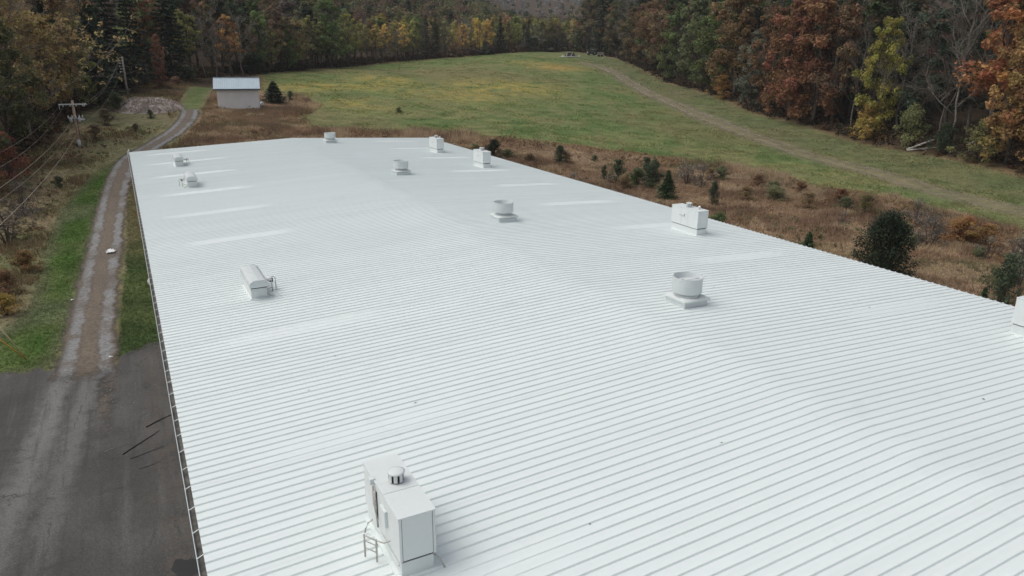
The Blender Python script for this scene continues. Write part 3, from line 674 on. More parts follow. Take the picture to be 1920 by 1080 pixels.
# ================================================================== ROOFTOP UNITS
def roof_thing(name, label, cat, x, y, group): return thing(name, label, cat, (x, y, roof_z(x)+.02), 0, group)
def heater(label, x0, y0, w=.73, L=2.18, H=1.36, curb=.38, near=False, flip=False):
    t = roof_thing('rooftop_air_unit', label, 'air unit', x0+w/2, y0+L/2, 'box-shaped air units on the roof')
    hw, hl = w/2, L/2
    mb = MB(); mb.box(-hw+.03, hw-.05, -hl+.03, hl-.03, -.14, curb-.03); c = mb.build('curb', M_unit, t, bevel=.01)
    mb = MB(); mb.box(-hw-.05, hw+.03, -hl-.05, hl+.05, -.13, .035); mb.build('flashing', M_roof, c, bevel=.02)
    mb = MB(); mb.box(-hw+.045, hw-.06, -hl+.045, hl-.045, curb-.03, curb); mb.build('shadow_gap', M_dark, t)
    mb = MB(); mb.box(-hw+.012, hw-.012, -hl+.012, hl-.012, curb, H-.02); cab = mb.build('cabinet', M_dark, t)
    # side panels: three on each long side
    cuts = [-hl+.004, -hl+L*.36, -hl+L*.62, hl-.004]
    for s in (-1, 1):
        for k in range(3):
            mb = MB(); a, b_ = (s*(hw-.013), s*hw) if s > 0 else (-hw, -(hw-.013))
            mb.box(a, b_, cuts[k]+.004, cuts[k+1]-.004, curb+.004, H-.03); mb.build('side_panel', M_unit, cab, bevel=.004)
    for s in (-1, 1):
        ya, yb = (-hl, -hl+.013) if s < 0 else (hl-.013, hl)
        for xa, xb in ((-hw+.004, -hw+.055), (hw-.055, hw-.004)):
            mb = MB(); mb.box(xa, xb, ya, yb, curb+.004, H-.03); mb.build('corner_post', M_unit, cab, bevel=.003)
        mb = MB(); mb.box(-hw+.064, hw-.064, ya+.001, yb-.001, curb+.022, H-.03); mb.build('access_door', M_unit, cab, bevel=.004)
    lc = [-hl-.012, -hl+L*.40, -hl+L*.58, hl+.012]
    for k in range(3):
        mb = MB(); mb.box(-hw-.012, hw+.012, lc[k]+.003, lc[k+1]-.003, H-.028+(.004 if k == 1 else 0), H+(.004 if k == 1 else 0)); mb.build('lid_panel', M_unit, cab, bevel=.005)
    # capped flue
    cy = .12 if not flip else -.05
    fx = .02
    f = MB(); f.lathe([(.085, H-.01), (.085, H+.05)], 14, (fx, cy, 0)); fl = f.build('flue', M_galv, t)
    f = MB(); f.lathe([(.143, H+.03), (.143, H+.205)], 14, (fx, cy, 0)); f.build('slot_shade', M_dark, fl)  # added dark cylinder, its colour gives the slots their shaded inside
    for k in range(8):
        a0 = 2*pi*k/8+.12; a1 = a0+2*pi/8*.64; q = MB()
        P = [(cos(a)*.155+fx, sin(a)*.155+cy) for a in np.linspace(a0, a1, 4)]
        q.add([(x, y, H+.035) for x, y in P]+[(x, y, H+.21) for x, y in P], [(i, i+1, i+5, i+4) for i in range(3)])
        q.build('slot_fin', M_unit, fl)
    mb = MB(); mb.lathe([(.175, H+.205), (.178, H+.225), (.13, H+.24), (0.01, H+.245)], 16, (fx, cy, 0)); mb.build('flue_cap', M_unit, fl, True)
    if not near:
        mb = MB(); yv = -.62 if not flip else .55; mb.tube([(.12, yv, H-.01), (.12, yv, H+.10)], .045, 10); mb.tube([(.12, yv, H+.08), (.06, yv-.05, H+.15)], .07, 10); mb.build('vent_elbow', M_unit, t, True)
        mb = MB(); mb.box(-hw-.03, -hw, -.02, .02, H-.48, H-.34); mb.bar((-hw-.02, 0, H-.45), (-hw-.02, .42, H-.45), .02); mb.build('door_handle', M_galv, t)
        mb = MB(); mb.tube([(hw+.1, -hl+.1, -.05), (hw+.1, -hl+.1, .12), (hw+.03, -hl+.15, .22), (hw-.05, -hl+.2, .28)], .014, 6); mb.build('conduit', M_rust, t)
    else:
        # gas train and electrical gear on the side facing the eave
        mb = MB(); mb.box(-hw-.06, -hw, -.42, -.12, H-.62, H-.26); mb.build('control_box', M_unit, t, bevel=.01)
        mb = MB(); mb.box(-hw-.09, -hw+.02, .34, .46, H-.10, H+.03); mb.build('lid_clip', M_unit, t, bevel=.01)
        mb = MB(); mb.tube([(-hw-.04, .33, H-.12), (-hw-.05, .30, H-.5), (-hw-.05, .12, H-.75), (-hw-.06, .05, curb+.08)], .022, 7); mb.tube([(-hw-.035, .25, H-.2), (-hw-.035, .22, H-.66)], .03, 7); mb.build('gas_pipe', M_rust, t, True)
        mb = MB(); mb.box(-hw-.004, -hw+.004, .20, .28, curb+.15, H-.2); mb.build('open_slot', M_dark, t)
        mb = MB()
        for (xa, ya) in ((-hw-.24, -.38), (-hw-.40, -.12)):
            mb.tube([(xa, ya, 0), (xa, ya, .52)], .02, 7)
        mb.tube([(-hw-.24, -.38, .50), (-hw-.40, -.12, .50)], .016, 7); mb.tube([(-hw-.24, -.38, .38), (-hw-.40, -.12, .38)], .012, 7); mb.tube([(-hw-.24, -.38, .22), (-hw-.40, -.12, .22)], .012, 7)
        mb.tube([(-hw-.24, -.38, .50), (-hw-.12, -.5, .48), (-hw+.02, -.52, .50)], .014, 7); mb.lathe([(.03, .38), (.035, .41), (.0, .45)], 8, (-hw-.24, -.38, 0))
        mb.build('pipe_stand', M_rust, t, True)
        mb = MB(); mb.tube([(-hw-.18, .62, .0), (-hw-.17, .60, .10), (-hw-.11, .58, .24), (-hw-.02, .56, .30)], .016, 7); mb.build('conduit', M_rust, t, True)
        mb = MB(); mb.tube([(hw-.02, -hl+.08, .30), (hw+.06, -hl+.02, .22), (hw+.14, -hl-.06, .03)], .016, 7); mb.build('drain_hose', M_rust, t, True)
        mb = MB(); mb.bar((-hw-.02, -hl+.05, curb-.07), (-hw-.02, hl*.1, curb-.07), .03, .04); mb.build('base_rail', M_unit, t)
    return t
heater('large white box air unit with gas pipes nearest the gutter eave', 3.50, 10.98, near=True)
heater('white box air unit by a leafy shrub beyond the roof edge', 26.86, 29.33)
heater('white box air unit with its flue to one side beside a dark evergreen', 26.55, 55.55, L=1.95, flip=True)
heater('white box air unit closest to the far end of the roof', 26.50, 65.70, L=1.95)
heater('white box air unit alone at the roof edge near the grey-green shrub', 27.42, 11.10)

def fan(label, x, y, rod=False, H=1.05, seed=0):
    t = roof_thing('exhaust_fan', label, 'exhaust fan', x, y, 'round upblast fans along the ridge')
    mb = MB(); mb.box(-.55, .55, -.55, .55, -.16, .20); c = mb.build('curb', M_fan, t, bevel=.012)
    mb = MB(); mb.box(-.63, .63, -.63, .63, .235, .30); mb.add([(-.63,-.63,.30),(.63,-.63,.30),(.63,.63,.30),(-.63,.63,.30),(-.42,-.42,.34),(.42,-.42,.34),(.42,.42,.34),(-.42,.42,.34)], [(0,1,5,4),(1,2,6,5),(2,3,7,6),(3,0,4,7),(4,5,6,7)])
    mb.build('base_plate', M_unit, t, bevel=.008)
    mb = MB(); mb.box(-.5, .5, -.5, .5, .20, .235); mb.build('shadow_gap', M_dark, t)
    mb = MB(); mb.lathe([(.50, .33), (.46, .37), (.46, .45)], 32); mb.build('neck', M_fan, t, True)
    mb = MB(); mb.lathe([(.48, .45), (.48, .475)], 32); mb.build('air_gap', M_dark, t)
    mb = MB(); mb.lathe([(.47, .475), (.548, .475), (.556, .49), (.556, H-.075), (.568, H-.07), (.568, H), (.552, H), (.545, H-.02), (.54, .5)], 40, cap0=False, cap1=False); d = mb.build('drum', M_fan, t, True)
    m = d.modifiers.new('edges', 'EDGE_SPLIT'); m.split_angle = radians(35)
    # butterfly damper plates
    for s in (-1, 1):
        q = MB(); P = [(.53*cos(a), s*.53*sin(a)) for a in np.linspace(0, pi, 15)]
        zf = lambda x, yy: H-.17-(.05*abs(yy)/.53 if s > 0 else .10*abs(yy)/.53)
        q.add([(x, yy+s*.012, zf(x, yy)) for x, yy in P], [tuple(range(15)) if s > 0 else tuple(range(14, -1, -1))])
        q.build('damper_plate', M_fan, t)
    mb = MB(); mb.bar((-.53, 0, H-.155), (.53, 0, H-.155), .03, .03); mb.build('damper_hinge', M_galv, t)
    if rod:
        mb = MB(); mb.bar((-.46, -.22, H-.03), (.14, -.52, H+.01), .035, .02); mb.build('loose_rod', M_white, t)
        mb = MB(); mb.box(-.50, -.42, -.26, -.18, H-.08, H-.015); mb.build('dark_hole', M_dark, t)  # dark-coloured block stands in for the shaded hole at the rod's end
        mb = MB(); mb.bar((-.45, -.36, .80), (-.22, -.53, .79), .035, .04); mb.build('side_dent', M_fan, t)
    return t
fan('round white fan drum with a loose rod across its open top', 18.22, 20.14, True, 1.08)
fan('round white fan drum beside the lone dark speck halfway down the ridge', 18.42, 35.9)
fan('round white fan drum with a short pale skylight patch just left of it', 18.55, 53.4)
fan('round white fan drum standing against the brown grass at the far gable', 18.60, 75.0, H=1.0)

def hood(label, x, y, seed=0, mirror=1):
    t = roof_thing('intake_hood', label, 'intake hood', x, y, 'ribbed intake hoods near the gutter side')
    mb = MB(); mb.box(-.31, .31, -1.0, 1.0, -.15, .40); c = mb.build('curb', M_unit, t, bevel=.015)
    mb = MB(); mb.box(-.37, .37, -1.06, 1.06, -.13, .04); mb.build('flashing', M_roof, c, bevel=.02)
    # louvred box
    mb = MB(); mb.box(-.30, .30, -1.02, .98, .40, .56); lb = mb.build('louvre_box', M_dark, t)
    for z0, z1 in ((.40, .435), (.462, .505), (.535, .56)):
        mb = MB(); mb.box(-.315, .315, -1.04, -1.02, z0, z1); mb.build('louvre_blade', M_unit, lb, bevel=.003)
    for s in (-1, 1):
        mb = MB(); mb.box(min(s*.30, s*.315), max(s*.30, s*.315), -1.04, 1.0, .40, .56); mb.build('side_panel', M_unit, lb, bevel=.003)
    # barrel hood with raised ribs
    prof = [(-.36, .54), (-.37, .62), (-.33, .72), (-.22, .80), (0, .83), (.22, .80), (.33, .72), (.37, .62), (.36, .54)]
    ys = []; yy = -1.22
    for k in range(9):
        ys += [(yy, 0), (yy+.19, 0), (yy+.21, .022), (yy+.245, .022), (yy+.265, 0)]; yy += .265
    mb = MB(); m = len(prof); V = []
    for (y_, e) in ys:
        for (px_, pz_) in prof:
            s = 1+e*2.2; V.append((px_*s, y_, .54+(pz_-.54)*s))
    mb.add(V, [(i*m+j, i*m+j+1, (i+1)*m+j+1, (i+1)*m+j) for i in range(len(ys)-1) for j in range(m-1)])
    mb.add(V[:m], [tuple(range(m-1, -1, -1))]); mb.add(V[-m:], [tuple(range(m))])
    mb.build('barrel_hood', M_fan, t)
    # gas valve and pipe legs
    s = mirror
    g = MB(); g.tube([(s*.62, -.35, 0), (s*.62, -.35, .52)], .02, 7); g.tube([(s*.80, -.15, 0), (s*.80, -.15, .50), (s*.74, -.10, .58), (s*.6, -.1, .58)], .018, 7)
    g.tube([(s*.31, -.6, .18), (s*.62, -.35, .20)], .018, 7); g.build('gas_pipe', M_rust, t, True)
    g = MB(); g.lathe([(.02, -.04), (.12, -.05), (.15, .02), (.12, .09), (.04, .12)], 14, (s*.56, -.18, .50)); g.build('regulator', M_porc, t, True)
    g = MB(); g.box(s*.62-.07, s*.62+.07, -.3, -.12, .40, .56); g.build('valve_body', M_mach, t, bevel=.01)
    g = MB(); g.tube([(s*.31, -.9, .16), (s*.42, -.98, .06), (s*.60, -1.1, .02)], .02, 7); g.build('conduit', M_rust, t, True)
    return t
hood('ribbed barrel intake hood standing alone with a valve on its ridge side', 3.95, 30.05)
hood('barrel intake hood with its valve and pipes on the gutter side', 3.90, 57.2, 1, -1)
hood('barrel intake hood nearest the far gable with a valve on its ridge side', 3.85, 67.9, 2, 1)

# leaf scraps on the roof
def on_roof(px, py):
    d = ray(px, py)
    for s in (1, -1):
        n_ = np.array([-SL*s, 0, 1.]); c_ = (RZ-CZ)-SL*s*XR; P = d*c_/(d@n_)
        if (P[0] < XR) == (s == 1): break
    return P+np.array([0, 0, CZ])
SPECK = [(1030,437),(980,394),(1200,423),(1551,545),(1339,539),(1844,749),(1105,983),(619,648),(579,733),(779,756),(1353,831),(628,668),(1290,664),(1630,577),(1660,885)]
for k, (a, b_) in enumerate(SPECK):
    P = on_roof(a, b_); mb = MB(); r = .024+.016*pr_.random()
    pts = [(r*(1+.4*pr_.random())*cos(q), r*.6*(1+.4*pr_.random())*sin(q), .006+.012*pr_.random()) for q in np.linspace(0, 2*pi, 7)[:-1]]
    mb.add(pts+[(0, 0, .02)], [(i, (i+1) % 6, 6) for i in range(6)])
    o = mb.build('dead_leaf', M_leaflit, None, loc=(P[0], P[1], roof_z(P[0])+.006)); o.rotation_euler = (0, 0, pr_.random()*6)
    tag(o, 'small dark leaf scrap lying on the white roof', 'leaf', 'leaf scraps on the roof')

# ================================================================== TREES AND SHRUBS (mesh kinds, then copies)
def leaf_cloud(C, Rd, n, size, g, up=.45, asp=.6, zsq=.8, shell=.45):
    """n leaf faces round each clump centre"""
    C = np.asarray(C, float); k = len(C); Rd = np.broadcast_to(np.asarray(Rd, float), (k,))
    D = g.normal(size=(k, n, 3)); D /= np.linalg.norm(D, axis=2, keepdims=True)
    rad = Rd[:, None, None]*g.random((k, n, 1))**shell
    P = C[:, None]+D*rad*np.array([1, 1, zsq])
    N = D*.5+np.array([0, 0, up])+g.normal(size=(k, n, 3))*.45; N /= np.linalg.norm(N, axis=2, keepdims=True)
    Rn = g.normal(size=(k, n, 3)); Tn = np.cross(N, Rn); Tn /= np.linalg.norm(Tn, axis=2, keepdims=True); B = np.cross(N, Tn)
    s = size*(.6+.8*g.random((k, n, 1)))
    V = np.stack([P+Tn*s*.5, P+B*s*.5*asp, P-Tn*s*.5, P-B*s*.5*asp], 2).reshape(-1, 3)
    lv = np.repeat((g.random((k, 1))*.55+g.random((k, n))*.45).ravel(), 4); hv = np.repeat((g.random((k, 1))*.7+g.random((k, n))*.3).ravel(), 4)
    return V, lv, hv
def quads(n): return np.arange(n).reshape(-1, 4)
def lmesh(name, V, lv, hv, mat):
    me = mesh_np(name, V, quads(len(V)), None, {'lv': lv, 'hv': hv}); me.materials.append(mat); return me
def tmesh(name, mb, mat): me = mb.mesh(name, True); me.materials.append(mat); return me

def kind_deciduous(seed, h=18.0, wr=.27, base=.16, lobes=11, leaves=75, slim=False, lsize=.42, bark=None):
    g = np.random.default_rng(seed)
    lob = []
    for i in range(lobes):
        f = (i+.5)/lobes; z = h*(base+.10+(0.90-base-.06)*f)
        prof = (sin(pi*min(1, (.18+.82*f)))**.6) if not slim else (.55+.45*sin(pi*(.15+.8*f)))
        rr = h*wr*max(.22, prof)*g.uniform(.35, .72); a = i*2.4+g.uniform(-.5, .5)
        lob.append((rr*cos(a), rr*sin(a), z, h*wr*g.uniform(.42, .66)*(.6+.4*prof)))
    lob.append((g.normal()*.3, g.normal()*.3, h*.92, h*wr*.42))
    C = []; R_ = []
    for (x, y, z, r) in lob:
        m = int(7+g.integers(0, 4))
        D = g.normal(size=(m, 3)); D /= np.linalg.norm(D, axis=1)[:, None]
        for d in D:
            q = g.random()**.45; C.append((x+d[0]*r*q, y+d[1]*r*q, min(h*1.02, z+d[2]*r*q*.85))); R_.append(r*g.uniform(.26, .46))
    V, lv, hv = leaf_cloud(C, R_, leaves, lsize*h/18, g)
    crown = lmesh('crown', V, lv, hv, M_leaf)
    mb = MB(); tp = [(0, 0, -.6)]; x = y = 0
    for z in np.linspace(.1, .86, 7)*h: x += g.normal()*h*.008; y += g.normal()*h*.008; tp.append((x, y, z))
    mb.tube(tp, np.linspace(h*.017, h*.004, len(tp)), 7)
    for (lx, ly, lz, r) in lob[:-1]:
        z0 = lz-h*.10-.25*hypot(lx, ly); z0 = max(z0, h*.12)
        t = np.clip(z0/(.86*h), 0, 1); bx, by = np.interp(t, np.linspace(0, 1, len(tp)), [q[0] for q in tp]), np.interp(t, np.linspace(0, 1, len(tp)), [q[1] for q in tp])
        mb.tube([(bx, by, z0), ((bx+lx)/2+g.normal()*.3, (by+ly)/2+g.normal()*.3, (z0+lz)/2+.2), (lx, ly, lz)], [h*.007, h*.005, h*.002], 5)
        for _ in range(3):
            e = g.normal(size=3)*r*.6; mb.tube([((bx+lx)/2, (by+ly)/2, (z0+lz)/2+.2), (lx+e[0], ly+e[1], lz+abs(e[2]))], [h*.003, h*.0012], 4, False)
    return crown, tmesh('trunk', mb, bark or M_bark), h
def kind_bare(seed, h=17.0, leaves=0, pale=False, spread=.22, nl=13):
    g = np.random.default_rng(seed); mb = MB(); tw = MB(); C = []
    tp = [(0, 0, -.6)]; x = y = 0
    for z in np.linspace(.08, .95, 9)*h: x += g.normal()*h*.012; y += g.normal()*h*.012; tp.append((x, y, z))
    tp = np.array(tp); mb.tube(tp, np.linspace(h*.0105, h*.002, len(tp)), 7)
    for i in range(nl):
        f = .22+.7*(i+.5)/nl; k = f*(len(tp)-1); a0 = tp[int(k)]+(tp[min(int(k)+1, len(tp)-1)]-tp[int(k)])*(k-int(k))
        az = i*2.4+g.uniform(-.6, .6); L = h*spread*(1.15-.7*f)*g.uniform(.8, 1.5)
        d = np.array([cos(az), sin(az), .55+.8*f]); e = a0+d*L; mid = (a0+e)/2+g.normal(size=3)*.25+np.array([0, 0, .2])
        mb.tube([a0, mid, e], [h*.0036, h*.0026, h*.0013], 5)
        for j in range(10):
            q = .25+.75*g.random(); p0 = a0*(1-q)+e*q if q > .5 else a0*(1-2*q)+mid*2*q
            d2 = d*.6+g.normal(size=3)*.75+np.array([0, 0, .35]); e2 = p0+d2*L*.30; tw.tube([p0, (p0+e2)/2+g.normal(size=3)*.1, e2], [h*.0016, h*.0012, h*.0007], 3, False)
            for _ in range(9):
                q2 = .2+.8*g.random(); p1 = p0*(1-q2)+e2*q2; d3 = d2*.5+g.normal(size=3)*.7+np.array([0, 0, .3]); e3 = p1+d3*L*.17
                tw.tube([p1, e3], [h*.0011, h*.0005], 3, False)
                if leaves: C.append(e3)
    br = mb; n0 = len(br.v); br.v += tw.v; br.f += [tuple(i+n0 for i in f) for f in tw.f]
    trunk = tmesh('trunk', br, M_palebark if pale else M_twig)
    if leaves and C:
        V, lv, hv = leaf_cloud(C, h*.03, leaves, .30, g, shell=.6); return lmesh('crown', V, lv, hv, M_leaf), trunk, h
    return None, trunk, h
def kind_conifer(seed, h=20.0, wr=.2, base=.07, whorls=26, per=7, droop=.25, dens=13, nsize=.75, power=.8):
    g = np.random.default_rng(seed); P = []; Nn = []; S = []; CL = []
    mb = MB(); mb.tube([(0, 0, -.5), (0, 0, h*.5), (0, 0, h*.98)], [h*.014, h*.008, h*.002], 7)
    for w in range(whorls):
        f = base+(1-base)*(w+g.uniform(-.2, .2))/whorls; f = min(max(f, base*.7), .99); z = f*h
        L = h*wr*max(.03, (1-f))**power*1.15
        for b in range(per):
            a = 2*pi*b/per+w*1.3+g.uniform(-.25, .25); l_ = L*g.uniform(.65, 1.15); cl = g.random()
            dz = -droop*l_
            mb.tube([(0, 0, z), (cos(a)*l_*.9, sin(a)*l_*.9, z+dz*.9+.12*l_)], [h*.0022, h*.0008], 3, False)
            for k in range(dens):
                t = .15+.85*(k+g.random())/dens; wob = g.normal()*.10*l_*t+ .02
                x = cos(a)*l_*t-sin(a)*wob; y = sin(a)*l_*t+cos(a)*wob; P.append((x, y, z+dz*t+.22*l_*t*t*.6+g.normal()*.05*l_)); Nn.append((a, t)); S.append(nsize*h/20*(.7+.6*g.random())); CL.append(cl)
        
    P = np.array(P); n = len(P); a = np.array([q[0] for q in Nn]); S = np.array(S)[:, None]
    D = np.stack([np.cos(a), np.sin(a), g.normal(size=n)*.35-.1], 1)+g.normal(size=(n, 3))*.35; D /= np.linalg.norm(D, axis=1)[:, None]
    N = np.array([0, 0, 1.])+g.normal(size=(n, 3))*.4; B = np.cross(D, N); B /= np.linalg.norm(B, axis=1)[:, None]
    V = np.stack([P+D*S*.6, P+B*S*.26, P-D*S*.45, P-B*S*.26], 1).reshape(-1, 3)
    lv = np.repeat(np.array(CL)*.5+g.random(n)*.5, 4); hv = np.repeat(g.random(n), 4)
    return lmesh('crown', V, lv, hv, M_needle), tmesh('trunk', mb, M_bark), h
def kind_shrub(seed, h=3.0, wr=.55, clumps=62, leaves=75, lsize=.12, egg=.0, twiggy=0, up=.45):
    g = np.random.default_rng(seed); C = []; mb = MB()
    for i in range(clumps):
        f = g.random()**.8; a = g.uniform(0, 2*pi); z = h*(.0+.93*f); rmax = h*wr*((1-.75*f**1.6)*(.75+.35*sin(a*3+seed)+.2*sin(a*5)) if not egg else (sin(pi*(.22+.74*f))**.7)); r = rmax*g.random()**.5
        C.append((r*cos(a), r*sin(a), z))
        if i % 3 == 0:
            mb.tube([(r*.1*cos(a), r*.1*sin(a), -.3), (r*.5*cos(a), r*.5*sin(a), z*.55), (r*cos(a), r*sin(a), z)], [h*.011, h*.008, h*.003], 4, False)
        if twiggy:
            for _ in range(twiggy):
                e = g.normal(size=3)*h*.14; e[2] = abs(e[2])*1.3; mb.tube([(r*cos(a), r*sin(a), z*.8), (r*cos(a)+e[0], r*sin(a)+e[1], z*.8+e[2])], [h*.004, h*.0015], 3, False)
    V, lv, hv = leaf_cloud(C, h*.13*(.6+.8*g.random(len(C))), leaves, lsize*h/3, g, up=up)
    return lmesh('crown', V, lv, hv, M_leaf), tmesh('stems', mb, M_twig), h

K = {}
for i in range(5): K['d%d' % i] = kind_deciduous(100+i, leaves=62, lsize=.46)
for i in range(3): K['f%d' % i] = kind_deciduous(140+i, wr=.30, base=.03, lobes=13, leaves=80, lsize=.44)     # full to the ground
for i in range(4): K['s%d' % i] = kind_deciduous(120+i, 14.0, .20, .32, 8, 42, True, .40, M_palebark if i % 2 else None)
for i in range(3): K['b%d' % i] = kind_bare(200+i, pale=(i == 1))
for i in range(2): K['l%d' % i] = kind_bare(210+i, leaves=9, pale=(i == 0), spread=.27)
for i in range(3): K['c%d' % i] = kind_conifer(300+i)
for i in range(2): K['y%d' % i] = kind_conifer(320+i, 4.0, .40, .03, 20, 10, .12, 16, 1.5, .85)   # young fir
for i in range(3): K['u%d' % i] = kind_shrub(400+i)
for i in range(2): K['w%d' % i] = kind_shrub(420+i, clumps=26, leaves=22, lsize=.13, twiggy=7)   # thin grey shrub
K['j0'] = kind_shrub(440, 4.5, .42, 240, 100, .085, 1, up=.9); K['j1'] = kind_shrub(441, 4.5, .30, 90, 90, .09, 1, up=.9)
tree_count = 0
def plant(kind, x, y, h, name, label, color, cat='tree', group=None, w=1.0, z=None, rz=None, sink=0.0):
    global tree_count; tree_count += 1
    crown, trunk, hh = K[kind]
    z = float(terrain(x, y)) if z is None else z
    t = thing(name, label, cat, (x, y, z-sink), pr_.random()*6.28 if rz is None else rz, group)
    s = h/hh; t.scale = (s*w, s*w, s)
    if trunk is not None: link('stems' if trunk.name.startswith('stems') else 'trunk', trunk, None, t)
    if crown is not None:
        gn = 2.05 if kind[0] in 'cyj' else 2.6
        c = link('crown', crown, None, t); c.color = (color[0]*gn, color[1]*gn, color[2]*gn, 1)
    return t
RUST = (.110,.056,.032); ORNG = (.165,.085,.040); YGRN = (.155,.145,.040); GRN = (.062,.078,.030); DGRN = (.026,.036,.020); OLIV = (.095,.092,.040)
TAN = (.20,.145,.065); YEL_ = (.23,.175,.06); BRN = (.105,.072,.042); PINE = (.024,.034,.021); LOLIV = (.125,.125,.052); GREYG = (.075,.080,.060); PLUM = (.085,.058,.048)
def jit(c, k=.15): return tuple(max(.005, v*(1+pr_.uniform(-k, k))) for v in c)
def along(P, s0):
    P = np.asarray(P)[:, :2]; L = np.concatenate([[0], np.cumsum(np.linalg.norm(np.diff(P, axis=0), axis=1))]); return np.array([np.interp(s0, L, P[:, 0]), np.interp(s0, L, P[:, 1])]), L[-1]
def edge_at_px(px, EDGE):
    e = sorted(EDGE); py = np.interp(px, [q[0] for q in e], [q[1] for q in e]); return hit(px, py)
def back(P, d):     # d metres further along the line of sight on the ground
    r = hypot(P[0], P[1]); return P[0]*(r+d)/r, P[1]*(r+d)/r

def tone(c):
    r, g_, b_ = c
    if max(c) < .045: return 'dark'
    if r > .22: return 'golden yellow'
    if r > g_*1.25: return 'brownish'
    if r > .13: return 'yellow-green'
    return 'olive green'
# ---- right-hand wood: front trees as seen
RW = [ # px, metres behind the edge, kind, height, width, colour, name, label
 (1098, 14, 'c0', 27, 1.25, PINE, 'pine_tree', 'tall dark pine at the corner where field and woods meet'),
 (1128, 10, 'c1', 25, 1.2, PINE, 'pine_tree', 'dark pine behind the parked tractor'),
 (1150, 7, 'f0', 18, 1.0, (.075,.06,.034), 'oak_tree', 'dull brown tree behind the low crate trailer'),
 (1185, 5, 'f1', 18, 1.1, (.085,.066,.035), 'oak_tree', 'olive-brown bushy oak at the head of the dirt path'),
 (1218, 6, 'f2', 20, 1.0, (.095,.064,.034), 'oak_tree', 'rust-tinted oak full to the ground beside the dirt path'),
 (1248, 7, 'd0', 24, 1.05, BRN, 'oak_tree', 'brown oak rising behind the rust-tinted oak'),
 (1268, 4, 'f0', 20, .95, GRN, 'maple_tree', 'mid-green tree with a narrow crown on the wood edge'),
 (1300, 4, 'f1', 22, 1.0, (.075,.085,.042), 'maple_tree', 'pale grey-green broad tree on the wood edge'),
 (1335, 5, 'f2', 20, 1.0, GRN, 'maple_tree', 'dark green leafy tree beside the pale grey-green one'),
 (1352, 1.5, 'u0', 5.5, 1.2, (.17,.105,.04), 'shrub', 'yellow-orange shrub at the foot of the dark green trees'),
 (1372, 6, 'd1', 23, 1.05, (.10,.068,.034), 'oak_tree', 'tall brown-tinged tree between green and rust oaks'),
 (1405, 3, 'f0', 15, .9, GREYG, 'maple_tree', 'grey-green rounded tree in front of the rust oaks'),
 (1440, 4, 'f1', 20, .85, (.095,.058,.032), 'oak_tree', 'dull rust oak beside the grey-green rounded tree'),
 (1478, 4, 'f2', 22, .92, RUST, 'oak_tree', 'deep rust oak with foliage down to the grass'),
 (1520, 4.5, 'f0', 23, .92, (.108,.056,.032), 'oak_tree', 'biggest rust-orange oak on the wood edge'),
 (1556, 7, 'd2', 21, .8, BRN, 'oak_tree', 'thin brown oak between the rust oak and the yellow-green maple'),
 (1590, 5, 'b0', 17, .9, BRN, 'bare_tree', 'bare dark tree left of the yellow-green maple'),
 (1634, 4.5, 'f1', 18.5, .66, YGRN, 'maple_tree', 'yellow-green maple with a bright pointed crown'),
 (1622, 3, 'u1', 6, 1.1, (.17,.125,.04), 'shrub', 'yellow-leaved shrub under the yellow-green maple'),
 (1672, 8, 'b1', 19, .9, BRN, 'bare_tree', 'bare tree right of the yellow-green maple'),
 (1700, 3.5, 'u2', 6.5, 1.0, (.09,.095,.042), 'shrub', 'olive shrub under the bare trees'),
 (1712, 9, 'b2', 19, 1.0, BRN, 'bare_tree', 'leafless grey tree behind the olive shrub'),
 (1752, 7, 'b0', 18, .9, BRN, 'bare_tree', 'leafless tree above the fallen white log'),
 (1778, 6, 'b1', 22, .8, BRN, 'bare_tree', 'pale straight bare trunk beside the orange maple'),
 (1765, 3, 'u0', 4.5, 1.1, DGRN, 'shrub', 'dark green shrub behind the fallen white log'),
 (1846, 9, 'd3', 24, .92, ORNG, 'maple_tree', 'bright orange maple at the top of the wood'),
 (1835, 3, 'u1', 5.5, 1.2, OLIV, 'shrub', 'pale olive shrub below the orange maple'),
 (1882, 4, 'f2', 17, .85, (.155,.105,.045), 'maple_tree', 'olive and orange maple in front of the bright orange one'),
 (1925, 7, 'd4', 23, .95, (.15,.07,.03), 'maple_tree', 'orange maple cut by the end of the view past the olive one'),
 (1975, 5, 'f0', 20, 1.0, (.12,.07,.03), 'oak_tree', 'brown oak at the far right of the wood'),
 (2040, 5, 'f1', 20, 1.0, RUST, 'oak_tree', 'rust oak past the brown oak on the wood edge'),
]
for (px, d, kd, h, w, c, nm, lb) in RW:
    P = edge_at_px(px, EDGE_R); x, y = back(P, d); plant(kd, x, y, h, nm, lb, c, 'shrub' if nm == 'shrub' else 'tree', None, w)
# deeper rows
_, LR = along(W_ER, 0)
for row, (d0, sp) in enumerate(((15, 7.0), (24, 8.0), (36, 9.5), (52, 11))):
    s = 3.0
    while s < LR:
        P, _ = along(W_ER, s); x, y = back(P, d0+pr_.uniform(-3, 3)); k = pr_.random()
        kd, c, nm, lb = (('d%d' % pr_.randrange(5), jit(pr_.choice([BRN, GRN, (.085,.06,.034), DGRN, GRN, DGRN])), 'forest_tree', 'broadleaf tree standing deep in the right-hand wood') if k < .62 else
                         (('b%d' % pr_.randrange(3), BRN, 'bare_tree', 'leafless tree standing deep in the right-hand wood') if k < .82 else
                          ('c%d' % pr_.randrange(3), jit(PINE), 'pine_tree', 'dark pine standing deep in the right-hand wood')))
        if nm == 'forest_tree': lb = tone(c)+' '+lb
        plant(kd, x, y, pr_.uniform(17, 24), nm, lb, c, 'tree', lb, pr_.uniform(.9, 1.15)); s += sp*pr_.uniform(.7, 1.3)
